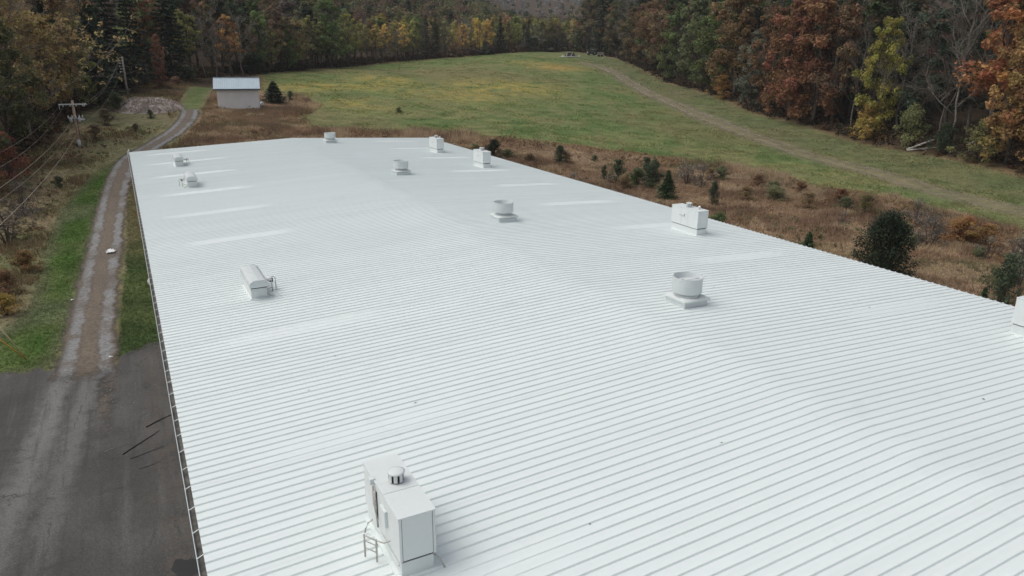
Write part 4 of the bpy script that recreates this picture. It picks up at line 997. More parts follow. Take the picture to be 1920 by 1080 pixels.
# ---- centre line of trees behind the field
CT = [(448,9,'d0',17,1,DGRN),(470,6,'f1',12,.9,BRN),(492,8,'d1',15,1,GRN),(512,4,'s0',11,1.1,OLIV),(528,9,'d2',15,.95,(.13,.075,.04)),(545,5,'f0',12,.9,GRN),
 (560,4,'s1',13.5,1.2,OLIV),(585,6,'d3',14.5,1.0,OLIV),(603,4,'s2',13,1.2,LOLIV),(622,7,'b0',12,.9,BRN),(640,4,'s3',13.5,1.1,(.12,.12,.05)),(652,8,'d0',16.5,.8,(.15,.15,.05)),(668,4,'s1',12.5,1.1,LOLIV),
 (690,7,'b2',12,.9,BRN),(705,5,'s0',12.5,1.2,(.17,.14,.05)),(724,4,'s2',12.5,1.0,YEL_),(742,7,'b1',12,.9,BRN),(758,5,'s3',12.5,1.0,(.24,.18,.065)),(775,7,'d4',14,.9,LOLIV),(790,4,'b0',12,1,BRN),(800,9,'c0',16,.8,DGRN),
 (818,5,'c2',16,.75,DGRN),(835,6,'b2',12,.9,BRN),(848,4,'s1',12.5,1.0,(.17,.145,.055)),(868,5,'s0',12,1.1,TAN),(884,4,'b0',11,.9,BRN),(896,6,'d1',14,.75,YEL_),(912,5,'s2',13,1,YEL_),(938,5,'c1',15,1.05,PINE),(955,6,'s3',13,1.1,OLIV),
 (972,4,'s0',12,1.1,LOLIV),(990,6,'c2',13,.8,DGRN),(1002,7,'d2',13,.9,LOLIV),(1020,5,'s1',12.5,1.1,(.15,.14,.055)),(1038,8,'d3',13.5,.9,(.14,.14,.055)),(1056,6,'s2',12,1.1,OLIV),(1075,7,'d4',13,.9,LOLIV),(1090,9,'f1',12,.9,OLIV)]
CLAB = {'d': 'leafy tree in the line behind the field', 'f': 'low bushy tree in the line behind the field', 's': 'slender tree with a high crown in the line behind the field', 'b': 'leafless tree in the line behind the field', 'c': 'dark conifer in the line behind the field'}
for (px, d, kd, h, w, c) in CT:
    h *= .9
    if kd[0] == 's' and pr_.random() < .55: kd = 'd'+kd[1:]
    if kd[0] == 'b' and pr_.random() < .5: kd = 's'+kd[1:]; c = OLIV
    if kd[0] != 'c': c = tuple(v*1.25 for v in c)
    P = edge_at_px(px, EDGE_C); x, y = back(P, d)
    lb = CLAB[kd[0]]
    if kd[0] not in 'bc': lb = tone(c)+' '+lb
    plant(kd, x, y, h, {'c': 'conifer_tree', 'b': 'bare_tree'}.get(kd[0], 'treeline_tree'), lb, jit(c, .08), 'tree', lb, w)
_, LC = along(W_EC, 0)
for row, (d0, sp) in enumerate(((3, 9.0), (14, 5.5), (24, 6.5), (36, 8.0))):
    s = 2.0
    while s < LC+6:
        P, _ = along(W_EC, s); x, y = back(P, d0+pr_.uniform(-2, 3)); k = pr_.random()
        if row == 0:
            kd, c, h = 'b%d' % pr_.randrange(3), BRN, pr_.uniform(7, 11); lb, nm = 'thin leafless sapling along the far edge of the field', 'sapling'
        elif k < .8:
            c = jit(pr_.choice([OLIV, LOLIV, LOLIV, GRN, (.12,.085,.045), TAN, YGRN])); kd, h, lb, nm = 'd%d' % pr_.randrange(5), pr_.uniform(11, 14), 'broadleaf tree behind the first trees of the field line', 'forest_tree'
        else: kd, c, h, lb, nm = 'b%d' % pr_.randrange(3), BRN, pr_.uniform(10, 13), 'leafless tree behind the first trees of the field line', 'bare_tree'
        if nm == 'forest_tree': lb = tone(c)+' '+lb
        plant(kd, x, y, h, nm, lb, c, 'tree', lb, pr_.uniform(.85, 1.1)); s += sp*pr_.uniform(.7, 1.3)
# bushes at the far field edge
for k, (px, py, h, w, c) in enumerate([(910,103,5,1.5,GREYG),(1000,97,6,2.0,GREYG),(1030,96,5.5,1.6,(.07,.075,.045)),(1060,95,8,1.4,(.075,.085,.045)),(850,108,4.5,1.5,BRN),(480,140,5,1.5,DGRN),(960,99,4,1.5,BRN),(1082,97,7,1.3,GRN)]):
    P = hit(px, py); x, y = back(P, 2.0); plant('u%d' % (k % 3), x, y, h, 'bush', 'rounded '+('grey-green' if c == GREYG else 'dark')+' bush at the far edge of the field', c, 'bush', 'bushes at the far edge of the field', w)

# ---- left-hand wood
LW = [ # px, py, range, kind, h, w, colour, name, label
 (62, 262, 99, 'l0', 16, 1.15, (.17,.13,.06), 'birch_tree', 'thin tan-leaved tree with a pale forked trunk'),
 (104, 246, 116, 'f1', 13, 1.05, (.155,.115,.05), 'forest_tree', 'tan and olive tree behind the wires of the near pole'),
 (150, 225, 124, 'f0', 13, .9, LOLIV, 'forest_tree', 'olive tree between the tan tree and the dark pine'),
 (187, 195, 128, 'c1', 16, 1.3, (.036,.05,.03), 'pine_tree', 'grey-green pine behind the near utility pole'),
 (22, 285, 90, 'd1', 14, 1.0, (.055,.058,.028), 'forest_tree', 'dark green tree with yellowing edges at the left wood edge'),
 (-45, 330, 80, 'd2', 15, 1.1, (.05,.056,.028), 'forest_tree', 'green tree at the left limit of the wood edge'),
 (12, 300, 84, 'u1', 4.6, .8, (.125,.055,.036), 'shrub', 'red-orange shrub at the foot of the left wood'),
 (100, 252, 118, 'l1', 17, 1.1, (.14,.10,.055), 'birch_tree', 'sparse brown tree behind the tan-leaved tree'),
 (215, 170, 140, 'c0', 19, 1.2, PINE, 'pine_tree', 'tall dark pine beside the distant plain pole'),
 (255, 155, 146, 'c2', 18, 1.2, PINE, 'pine_tree', 'broad dark pine behind the wood-chip mound'),
 (302, 152, 148, 'f1', 9, .55, (.15,.08,.055), 'maple_tree', 'small salmon-orange tree among the dark pines'),
 (285, 148, 162, 'd0', 17, .85, (.15,.082,.05), 'oak_tree', 'brown-pink oak rising above the salmon tree'),
 (325, 148, 160, 'c1', 19, 1.25, PINE, 'pine_tree', 'dark pine right of the salmon-orange tree'),
 (360, 145, 164, 's2', 13, 1.1, (.125,.125,.045), 'forest_tree', 'yellow-green slender tree behind the shed path'),
 (385, 143, 168, 'b1', 12, 1.0, BRN, 'bare_tree', 'pale bare tree left of the shed roof'),
 (407, 142, 166, 'b1', 14, .8, BRN, 'bare_tree', 'tall pale bare trunk above the shed corner'),
 (435, 141, 172, 's0', 13, 1.1, (.19,.11,.05), 'forest_tree', 'orange-tan slender tree above the shed'),
 (455, 140, 178, 'b1', 13, 1.0, BRN, 'bare_tree', 'leaning pale bare tree above the shed ridge'),
 (345, 146, 176, 'd2', 17, 1.1, DGRN, 'forest_tree', 'dark broadleaf tree behind the yellow-green slender tree'),
 (420, 140, 186, 'd3', 17, 1.1, (.045,.05,.03), 'forest_tree', 'dark broadleaf tree behind the shed'),
]
for (px, py, rg, kd, h, w, c, nm, lb) in LW:
    d = ray(px, py); d = d/hypot(d[0], d[1]); plant(kd, d[0]*rg, d[1]*rg, h, nm, lb, c, 'shrub' if nm == 'shrub' else 'tree', None, w)
for row, d0 in enumerate((16, 28, 40, 56, 74, 95)):
    for k in range(15):
        az = radians(-20+k*2.4+pr_.uniform(-.8, .8)+(row % 2)*1.1); a_ = degrees(az)
        r0 = np.interp(a_, [-20, -9, -4, 0, 4, 9, 16], [66, 80, 108, 138, 158, 182, 200])+d0+pr_.uniform(-4, 4); q = pr_.random()
        if q < .5: kd, c, nm, lb = 'd%d' % pr_.randrange(5), jit(pr_.choice([GRN, BRN, (.13,.08,.05), OLIV, DGRN, LOLIV, PLUM])), 'forest_tree', 'broadleaf tree standing deep in the left-hand wood'
        elif q < .72: kd, c, nm, lb = 'b%d' % pr_.randrange(3), BRN, 'bare_tree', 'leafless tree standing deep in the left-hand wood'
        else: kd, c, nm, lb = 'c%d' % pr_.randrange(3), jit(PINE), 'pine_tree', 'dark pine standing deep in the left-hand wood'
        if nm == 'forest_tree': lb = tone(c)+' '+lb
        plant(kd, sin(az)*r0, cos(az)*r0, pr_.uniform(14, 19), nm, lb, c, 'tree', lb, pr_.uniform(.9, 1.2))
# ---- shrubs in the brown brush beyond the roof's long edge
SH = [ # px, py(base), range or None, kind, h, w, colour, name, label
 (1656, 500, 50, 'j0', 4.8, .86, (.022,.030,.018), 'cedar_bush', 'big dark rounded cedar bush behind the roof edge'),
 (1893, 505, 49, 'u0', 3.4, .85, (.048,.062,.036), 'shrub', 'grey-green shrub by the orange brambles'),
 (1912, 520, 54, 'w0', 4.0, .9, (.10,.11,.085), 'shrub', 'pale grey twiggy shrub beside the grey-green shrub'),
 (1515, 462, 53, 'y0', 2.3, .9, (.05,.072,.034), 'young_fir', 'small green fir poking above the roof edge'),
 (1847, 548, 46, 'y1', 1.9, .7, (.05,.066,.03), 'young_fir', 'thin little fir close to the roof edge'),
 (1250, 372, None, 'y1', 2.8, .95, (.036,.056,.028), 'young_fir', 'bright green fir standing clear of the shrub clump'),
 (1050, 308, None, 'j1', 2.3, 1.1, (.036,.05,.03), 'young_fir', 'dark evergreen alone in the brown grass'),
 (926, 299, None, 'j1', 2.5, 1.3, (.020,.03,.018), 'young_fir', 'dark evergreen right beside a roof air unit'),
 (995, 318, 70, 'u1', 1.2, .8, (.04,.055,.03), 'young_fir', 'tiny green sprout at the roof edge'),
 (1337, 383, None, 'j1', 2.3, .7, (.038,.05,.03), 'cedar_bush', 'narrow dark cedar above a roof air unit'),
 (1345, 420, 57, 'u2', 2.4, 1.1, (.055,.075,.032), 'shrub', 'leafy green shrub right of the air unit'),
 (1158, 340, None, 'u0', 2.5, 1.0, (.045,.06,.032), 'shrub', 'green shrub at the left of the shrub clump'),
 (1195, 350, None, 'u1', 2.0, 1.5, (.05,.066,.03), 'shrub', 'low green shrub in the middle of the clump'),
 (1222, 352, None, 'u2', 3.1, 1.0, (.034,.045,.026), 'shrub', 'dark tall shrub behind the bright green fir'),
 (1212, 335, None, 'u0', 2.5, 1.0, (.036,.046,.027), 'shrub', 'dark shrub at the back of the clump'),
 (1132, 335, None, 'u2', 1.6, .7, (.04,.055,.03), 'young_fir', 'small narrow evergreen left of the shrub clump'),
 (1182, 365, 62, 'w0', 2.2, 1.6, (.15,.15,.125), 'shrub', 'silvery grey shrub along the roof edge'),
 (1145, 352, 66, 'w1', 2.0, 1.3, (.14,.14,.115), 'shrub', 'silvery shrub left along the roof edge'),
 (1075, 335, 74, 'w0', 1.8, 1.2, (.14,.14,.12), 'shrub', 'silvery shrub near the lone dark evergreen'),
 (1288, 345, None, 'w1', 3.0, 1.3, (.12,.11,.095), 'shrub', 'grey leafless shrub behind the bright green fir'),
 (1315, 352, None, 'w0', 2.6, 1.3, (.11,.09,.075), 'shrub', 'grey-brown shrub beside the narrow cedar'),
 (1742, 462, None, 'w1', 3.2, 1.1, (.075,.07,.06), 'shrub', 'dark grey twiggy shrub right of the big cedar'),
 (1715, 420, None, 'w0', 2.4, 1.3, (.12,.115,.095), 'shrub', 'pale shrub behind the big cedar'),
 (1620, 405, None, 'u1', 2.0, 1.2, (.085,.072,.034), 'shrub', 'olive brown shrub left behind the big cedar'),
 (1800, 455, None, 'u2', 2.2, 1.7, (.15,.085,.036), 'bramble', 'orange bramble thicket by the field edge'),
 (1845, 465, None, 'u0', 2.0, 1.6, (.16,.10,.045), 'bramble', 'tan orange bramble between thicket and grey-green shrub'),
 (1575, 385, None, 'u0', 1.7, 1.7, (.11,.062,.036), 'bramble', 'brown bramble mound on the field edge'),
 (1420, 352, None, 'u1', 1.5, 1.6, (.10,.062,.04), 'bramble', 'dark brown bramble mound nearer the shrub clump'),
 (1500, 365, None, 'u2', 1.5, 1.6, (.11,.07,.04), 'bramble', 'brown bramble mound between the two darker ones'),
 (515, 193, None, 'y0', 3.6, 1.55, (.022,.034,.022), 'fir_tree', 'dark fir beside the small pale shed'),
 (545, 188, None, 'u1', 1.6, 1.2, (.03,.045,.028), 'shrub', 'low green shrub right of the fir by the shed'),
 (575, 194, None, 'w1', 1.4, 2.0, (.12,.065,.045), 'bramble', 'reddish-brown bramble trailing from the shed fir'),
 (748, 211, None, 'u2', .9, 1.8, (.06,.07,.035), 'weed_clump', 'dark green weed clump in the middle of the field'),
 # left side
 (10, 432, 62, 'w1', 3.4, 1.5, (.055,.048,.042), 'shrub', 'purple-grey leafless thicket under the wires'),
 (45, 405, 70, 'w0', 3.0, 1.4, (.06,.052,.045), 'shrub', 'grey leafless thicket behind the first one under the wires'),
 (45, 490, 54, 'u0', 1.5, 1.5, (.12,.075,.032), 'bramble', 'russet bramble beside the mown verge'),
 (10, 545, 50, 'u1', 1.5, 1.4, (.10,.062,.036), 'bramble', 'brown bramble in front of the russet one'),
 (12, 590, 46, 'u2', 1.3, 1.3, (.16,.115,.035), 'bramble', 'golden bramble in front of the brown one'),
 (-25, 520, 52, 'u0', 1.6, 1.2, (.12,.07,.034), 'bramble', 'orange bramble at the left end of the verge'),
 (112, 352, None, 'u2', 1.2, 1.3, (.055,.06,.036), 'weed_clump', 'dark weed clump on the rough bank'),
 (255, 248, None, 'u0', 1.1, 1.4, (.05,.048,.032), 'weed_clump', 'dark weed clump on the slope beside the track'),
 (282, 222, None, 'u1', 1.2, 1.2, (.045,.055,.03), 'weed_clump', 'dark bushy clump below the wood-chip mound'),
 (222, 208, None, 'u2', 2.6, 1.3, (.05,.06,.034), 'shrub', 'green shrub left of the wood-chip mound'),
 (180, 262, None, 'u1', 1.8, 1.5, (.10,.07,.045), 'bramble', 'brown bramble right of the near utility pole'),
 (200, 235, None, 'u0', 2.2, 1.4, (.085,.07,.045), 'bramble', 'brown bramble behind the near utility pole'),
 (265, 150, None, 'w0', 3.5, 1.4, (.10,.095,.085), 'shrub', 'grey leafless shrub at the foot of the pines'),
 (345, 148, None, 'u2', 3.0, 1.6, (.085,.095,.05), 'shrub', 'pale green shrub at the wood edge behind the shed path'),
 (300, 165, None, 'u1', 1.8, 2.2, (.12,.07,.048), 'bramble', 'reddish bramble band behind the wood-chip mound'),
 (250, 175, None, 'u0', 2.4, 1.7, (.10,.07,.05), 'bramble', 'brown bramble between distant pole and mound'),
 (330, 158, None, 'u2', 1.5, 2.2, (.13,.08,.055), 'bramble', 'reddish bramble beside the mown curve'),
]
for (px, py, rg, kd, h, w, c, nm, lb) in SH:
    if rg is None: P = hit(px, py)
    else: d = ray(px, py); d = d/hypot(d[0], d[1]); P = (d[0]*rg, d[1]*rg)
    plant(kd, P[0], P[1], h, nm, lb, c, {'young_fir': 'fir', 'fir_tree': 'fir', 'cedar_bush': 'cedar', 'weed_clump': 'weeds'}.get(nm, nm), None, w)

g_ = np.random.default_rng(97)
for (cx, cy, n_, sp) in ((1180,345,5,38),(1290,345,5,40),(1740,450,6,45),(1600,400,4,40),(1420,375,4,45),(1050,300,3,35),(1880,480,4,30),(950,290,2,25)):
    for _ in range(n_):
        P = hit(cx+g_.normal()*sp, cy+g_.normal()*sp*.22)
        if sdf(np.array([P[0]]), np.array([P[1]]), FIELD)[0] > -.8 or P[0] < 33: continue
        kq = ('u0', 'u1', 'u2', 'w0', 'w1')[g_.integers(5)]; tw_ = kq[0] == 'w'
        lb = 'low grey twiggy bush in the brown brush' if tw_ else 'low leafy bush in the brown brush'
        plant(kq, P[0], P[1], g_.uniform(.9, 1.9), 'low_bush', lb, (.13,.115,.09) if tw_ else [(.07,.078,.042), (.12,.09,.052), (.10,.10,.052)][g_.integers(3)], 'bush', lb, g_.uniform(1.2, 1.9), sink=.15)
# ---- far wooded hillside: one mass
def forest_mass(N, name, label, rlo, rhi, azlo, azhi, hlo, hhi, pal, leaves, lsize, seed, cond=None, clumps=7):
    g = np.random.default_rng(seed); out = []; cols = []
    az = np.radians(g.uniform(azlo, azhi, N*3)); r = np.sqrt(g.uniform(rlo**2, rhi**2, N*3)); x, y = r*np.sin(az), r*np.cos(az)
    if cond is not None: k = cond(x, y, np.degrees(az), r); x, y = x[k], y[k]
    x, y = x[:N], y[:N]; z = terrain(x, y)
    for i in range(len(x)):
        h = g.uniform(hlo, hhi); w = h*g.uniform(.28, .42); con = g.random() < .16
        if con:
            f = g.random(clumps); C = np.stack([g.normal(size=clumps)*w*.35*(1-f), g.normal(size=clumps)*w*.35*(1-f), h*(.15+.85*f)], 1); c = np.array(DGRN)*1.1
        else:
            D = g.normal(size=(clumps, 3)); D /= np.linalg.norm(D, axis=1)[:, None]; D[:, 2] = abs(D[:, 2])*.9-.25
            C = np.array([0, 0, h*.62])+D*np.array([w*.62, w*.62, h*.36]); c = np.array(pal[g.integers(len(pal))])
        V, lv, hv = leaf_cloud(C+np.array([x[i], y[i], z[i]]), w*(.30 if con else .42), leaves, lsize*g.uniform(.85, 1.15), g, up=.7)
        out.append(V); cols.append(np.clip(c*1.75*(1+g.normal()*.16), .01, 1)[None, :]*(.55+.9*lv)[:, None])
    V = np.vstack(out); o = link(name, mesh_np(name, V, quads(len(V)), None, {'col': np.vstack(cols)}), M_forest)
    tag(o, label, 'forest', kind='stuff'); return o
PAL = [BRN, (.10,.07,.05), (.12,.075,.05), OLIV, GRN, (.085,.085,.045), (.10,.085,.055), PLUM, (.055,.062,.035), LOLIV]
def clear(x, y, az, r):
    lim = np.interp(az, [-30, 0, 9, 13, 20, 29, 34, 36, 41, 53, 63, 80], [190, 235, 250, 262, 296, 335, 360, 375, 300, 225, 190, 180])
    return r > lim
forest_mass(1000, 'hillside_forest', 'dark autumn forest high behind the left-hand and right-hand woods', 180, 640, -24, 72, 12, 18, PAL, 24, 1.0, 51, clear)
forest_mass(1700, 'hillside_forest', 'brown and olive autumn forest on the hillside behind the field', 240, 600, 5, 31, 11, 17, PAL, 26, 1.0, 53, clear)
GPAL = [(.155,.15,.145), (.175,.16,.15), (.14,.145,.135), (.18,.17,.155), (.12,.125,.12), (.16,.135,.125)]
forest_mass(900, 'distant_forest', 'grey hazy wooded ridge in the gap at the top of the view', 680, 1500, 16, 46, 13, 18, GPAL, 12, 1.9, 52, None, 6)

# ---- undergrowth along the wood edges
def undergrowth(path, name, label, d0, d1, n, hlo, hhi, pal, seed, leaves=10, size=.4):
    g = np.random.default_rng(seed); _, L = along(path, 0); out = []; cols = []
    for i in range(n):
        P, _ = along(path, g.uniform(0, L)); x, y = back(P, g.uniform(d0, d1)); z = float(terrain(x, y)); h = g.uniform(hlo, hhi)
        C = np.stack([x+g.normal(size=4)*h*.5, y+g.normal(size=4)*h*.5, z+h*g.uniform(.1, .8, 4)], 1)
        V, lv, hv = leaf_cloud(C, h*.38, leaves, size, g); c = np.array(pal[g.integers(len(pal))]); out.append(V); cols.append(c[None, :]*(.8+1.2*lv)[:, None])
    V = np.vstack(out); o = link(name, mesh_np(name, V, quads(len(V)), None, {'col': np.vstack(cols)}), M_forest); tag(o, label, 'undergrowth', kind='stuff')
UPAL = [(.055,.04,.028), (.07,.05,.032), (.045,.045,.028), (.085,.05,.03), (.04,.035,.026)]
undergrowth(W_ER, 'undergrowth', 'dark scrub and leaf litter under the right-hand wood', .5, 16, 900, .5, 2.2, UPAL, 61)
undergrowth(W_EC, 'undergrowth', 'dark scrub under the far line of trees', .3, 12, 700, .6, 2.6, UPAL, 62, 9, .5)
WLP = np.array([(-17, 60), (-15, 72), (-11, 88), (-8.5, 103), (-3, 128), (1, 144), (8, 158), (20, 170)])
undergrowth(WLP, 'undergrowth', 'dark scrub under the left-hand wood', -1, 14, 500, .6, 2.4, UPAL, 63)

# ================================================================== GRASS (uncountable)
def tufts(name, label, x, y, hgt, wid, col, seed, blades=5, lean=.5):
    g = np.random.default_rng(seed); n = len(x); z = terrain(x, y)
    B = np.stack([x, y, z], 1)[:, None, :]+np.concatenate([g.normal(size=(n, blades, 2))*(hgt*.22)[:, None, None], np.full((n, blades, 1), -.03)], 2)
    a = g.uniform(0, 2*pi, (n, blades)); S = np.stack([np.cos(a), np.sin(a), 0*a], 2)*(wid[:, None, None]*.5)
    Tp = B+np.concatenate([g.normal(size=(n, blades, 2))*lean*hgt[:, None, None]*.6, (hgt[:, None]*g.uniform(.55, 1.1, (n, blades)))[..., None]], 2)
    V = np.stack([B-S, B+S, Tp], 2).reshape(-1, 3)
    c = np.repeat(col[:, None, :]*g.uniform(.72, 1.3, (n, blades, 1)), 3, 1).reshape(-1, 3)
    o = link(name, mesh_np(name, V, None, np.arange(len(V)).reshape(-1, 3), {'col': c}), M_grass); return tag(o, label, 'grass', kind='stuff')
def scatter(n, x0, x1, y0, y1, seed): g = np.random.default_rng(seed); return g.uniform(x0, x1, n), g.uniform(y0, y1, n), g
BLD = lambda x, y: (x > -.1) & (x < 31.6) & (y < 79.9)
SHX, SHY = hit(449, 204.5)[:2]
# brown brush
x, y, g = scatter(270000, 4, 85, 0, 140, 71)
sdF = sdf(x, y, FIELD); k = (~BLD(x, y)) & (sdF < .6) & ((x > 31.4) | (y > 79.8)) & (np.hypot(x, y) < 142) & (np.degrees(np.arctan2(x, y)) > 3.5) & (sdf(x, y, VERGE) < 0) & (seg_dist(x, y, TRACK_S) > 2.0)
k &= ~((abs(x-SHX) < 3.4) & (y > SHY-.3) & (y < SHY+5.5))
k &= g.random(len(x)) < .35+.65*sstep(.35, .6, fbm(x, y, 5, 41))
x, y = x[k], y[k]; n1 = fbm(x, y, 6, 42)
c = ground_color(x, y)*1.9; c = mix(c, C_(.47,.345,.235), np.full(len(x), .5)); c = mix(c, C_(.22,.225,.11), sstep(.55, .68, fbm(x, y, 7, 48))*.7); c = mix(c, C_(.25,.165,.115), sstep(.5, .7, n1)*.7); c = mix(c, C_(.62,.49,.33), (fbm(x, y, 3.5, 43) > .58)*.7)
tufts('brush_grass', 'rust-brown dry weeds and grass between building and field', x, y, (.22+.75*sstep(.42, .74, n1)*(.5+.9*np.exp(-((sdf(x, y, FIELD)+2.5)/4)**2)))*(.7+.6*np.random.default_rng(1).random(len(x))), np.full(len(x), .085), c, 72, 6, .55)
# left rough bank
x, y, g = scatter(70000, -24, 30, 44, 165, 73)
k = (~BLD(x, y)) & (sdf(x, y, VERGE) < .15) & (sdf(x, y, VERGE2) < 0) & (seg_dist(x, y, TRACK_S) > 1.7) & (sdf(x, y, WOODL) < 2) & (sdf(x, y, FIELD) < 0) & (x < 12+.08*(y-60)) & (x < 22)
k &= ~((x > -6) & (x < 7) & (y > 108) & (y < 128) & (abs(x-.5) < 5.5))
x, y = x[k], y[k]; n1 = fbm(x, y, 4, 44); c = mix(ground_color(x, y), C_(.26,.225,.115), np.full(len(x), .5))*1.6; c = mix(c, C_(.20,.13,.085), sstep(.52, .7, n1)*.7)
tufts('rough_grass', 'olive-brown rough grass on the bank beside the track', x, y, (.12+.42*sstep(.42, .74, n1))*(.7+.6*np.random.default_rng(2).random(len(x))), np.full(len(x), .07), c, 74, 6, .5)
# verge
x, y, g = scatter(120000, -12, .3, 33, 110, 75)
k = (np.maximum(sdf(x, y, VERGE), sdf(x, y, VERGE2)*3) > .05) & (seg_dist(x, y, TRACK_S) > .98+.3*vnoise(x, y, .8, 7)); x, y = x[k], y[k]
c = ground_color(x, y)*1.35
tufts('verge_grass', 'short green mown grass on both sides of the gravel track', x, y, .05+.09*np.random.default_rng(3).random(len(x)), np.full(len(x), .03), c, 76, 4, .8)
# weedy middle of the track
g = np.random.default_rng(79); q = g.integers(8, len(TRACK_S)-1, 9000); tt = g.random(9000)[:, None]; P = TRACK_S[q]*(1-tt)+TRACK_S[q+1]*tt if False else TRACK_S[q]+(TRACK_S[np.minimum(q+1, len(TRACK_S)-1)]-TRACK_S[q])*tt
x, y = P[:, 0]+g.normal(size=9000)*.17, P[:, 1]; k = (fbm(x, y, 2.0, 49) > .36) & (y > 38); x, y = x[k], y[k]
c = mix(C_(.20,.155,.11), C_(.14,.145,.075), sstep(.4, .65, fbm(x, y, 3, 50)))*1.4
tufts('track_weeds', 'brown leaves and weeds along the middle of the gravel track', x, y, .03+.07*g.random(len(x)), np.full(len(x), .04), c, 80, 4, 1.0)
# field
g = np.random.default_rng(77); az = np.radians(g.uniform(4, 66, 160000)); r = 62+215*g.random(160000)**1.25; x, y = r*np.sin(az), r*np.cos(az)
k = (sdf(x, y, FIELD) > -.3) & (seg_dist(x, y, TRAIL_S) > 1.4); x, y, r = x[k], y[k], r[k]; n1 = fbm(x, y, 3.2, 46)
c = ground_color(x, y)*(1.0+.25*(fbm(x, y, 1.3, 47)-.5)[:, None])*1.65
tufts('field_grass', 'patchy green and yellow grass of the open field', x, y, (.07+.15*sstep(.42, .7, n1))*(.7+.6*g.random(len(x))), .05+.0004*r, c, 78, 4, .9)

# leafy weeds and brambles mixed through the rough ground
def weeds(name, label, x, y, hlo, hhi, pal, seed, leaves=12, size=.16):
    g = np.random.default_rng(seed); n = len(x); z = terrain(x, y); h = hlo+(hhi-hlo)*g.random(n)**1.8
    kq = 3; C = np.stack([x[:, None]+g.normal(size=(n, kq))*h[:, None]*.45, y[:, None]+g.normal(size=(n, kq))*h[:, None]*.45, z[:, None]+h[:, None]*g.uniform(.1, .75, (n, kq))], 2).reshape(-1, 3)
    V, lv, hv = leaf_cloud(C, np.repeat(h*.36, kq), leaves, size, g, up=.6)
    pc_ = np.array(pal)[np.clip((fbm(x, y, 8, seed)*1.9-.45)*len(pal)+g.normal(size=n)*.8, 0, len(pal)-1).astype(int)]
    c = np.repeat(pc_, kq*leaves*4, 0)*(.5+1.0*lv)[:, None]
    o = link(name, mesh_np(name, V, quads(len(V)), None, {'col': c}), M_forest); return tag(o, label, 'weeds', kind='stuff')
x, y, g = scatter(26000, 4, 85, 0, 125, 83); sdF = sdf(x, y, FIELD)
k = (~BLD(x, y)) & (sdF < .4) & ((x > 31.6) | (y > 79.9)) & (np.hypot(x, y) < 130) & (np.degrees(np.arctan2(x, y)) > 4) & (sdf(x, y, VERGE) < -.3) & (seg_dist(x, y, TRACK_S) > 2.2) & ~((abs(x-SHX) < 3.8) & (y > SHY-.5) & (y < SHY+5.5))
pr0 = sstep(.5, .66, fbm(x, y, 6, 84))*.8+np.exp(-((sdF+2.0)/2.0)**2)*.65+.05
k &= g.random(len(x)) < pr0*.42; x, y = x[k], y[k]
weeds('brush_weeds', 'leafy brown and olive weeds scattered through the dry grass', x, y, .25, 1.25, [(.22,.14,.09), (.30,.19,.105), (.18,.12,.085), (.20,.20,.10), (.34,.22,.105), (.15,.165,.085)], 85)
x, y, g = scatter(14000, -24, 12, 46, 150, 86)
k = (~BLD(x, y)) & (sdf(x, y, VERGE) < -.5) & (seg_dist(x, y, TRACK_S) > 2.4) & (sdf(x, y, WOODL) < 4) & (x < 6+.02*y) & ~((x > -5) & (x < 6) & (y > 106) & (y < 126)); k &= g.random(len(x)) < .5*sstep(.42, .62, fbm(x, y, 5, 87))+.04; x, y = x[k], y[k]
weeds('bank_weeds', 'brown and olive weeds on the rough bank by the pole', x, y, .2, .9, [(.24,.175,.10), (.21,.21,.10), (.28,.19,.115), (.17,.18,.085), (.2,.13,.085)], 88)
# loose stones where track and asphalt meet
g = np.random.default_rng(92); n = 1500; t = g.random(n)
sx_ = np.where(g.random(n) < .8, -4.2+2.6*g.random(n), -6.0+6.0*g.random(n)); sy_ = 35.5+g.normal(size=n)*np.where(g.random(n) < .5, .6, 2.0)
sz_ = np.maximum(terrain(sx_, sy_), .02); rr_ = .008+.02*g.random(n)**2
oc = np.array([(1,0,0),(0,1,0),(-1,0,0),(0,-1,0),(0,0,.8),(0,0,-.5)], float); V = (np.stack([sx_, sy_, sz_+rr_*.3], 1)[:, None]+oc[None]*rr_[:, None, None]*g.uniform(.6, 1.3, (n, 6, 1))).reshape(-1, 3)
of = np.array([(0,1,4),(1,2,4),(2,3,4),(3,0,4),(1,0,5),(2,1,5),(3,2,5),(0,3,5)]); T = (np.arange(n)[:, None, None]*6+of[None]).reshape(-1, 3)
cs_ = np.repeat(np.where(g.random((n, 1)) < .35, C_(.20,.13,.08)[None], C_(.28,.28,.27)[None])*g.uniform(.7, 1.5, (n, 1)), 6, 0)
tag(link('loose_gravel', mesh_np('loose_gravel', V, None, T, {'col': cs_}), M_forest), 'loose stones and leaf bits where the track meets the asphalt', 'gravel', kind='stuff')

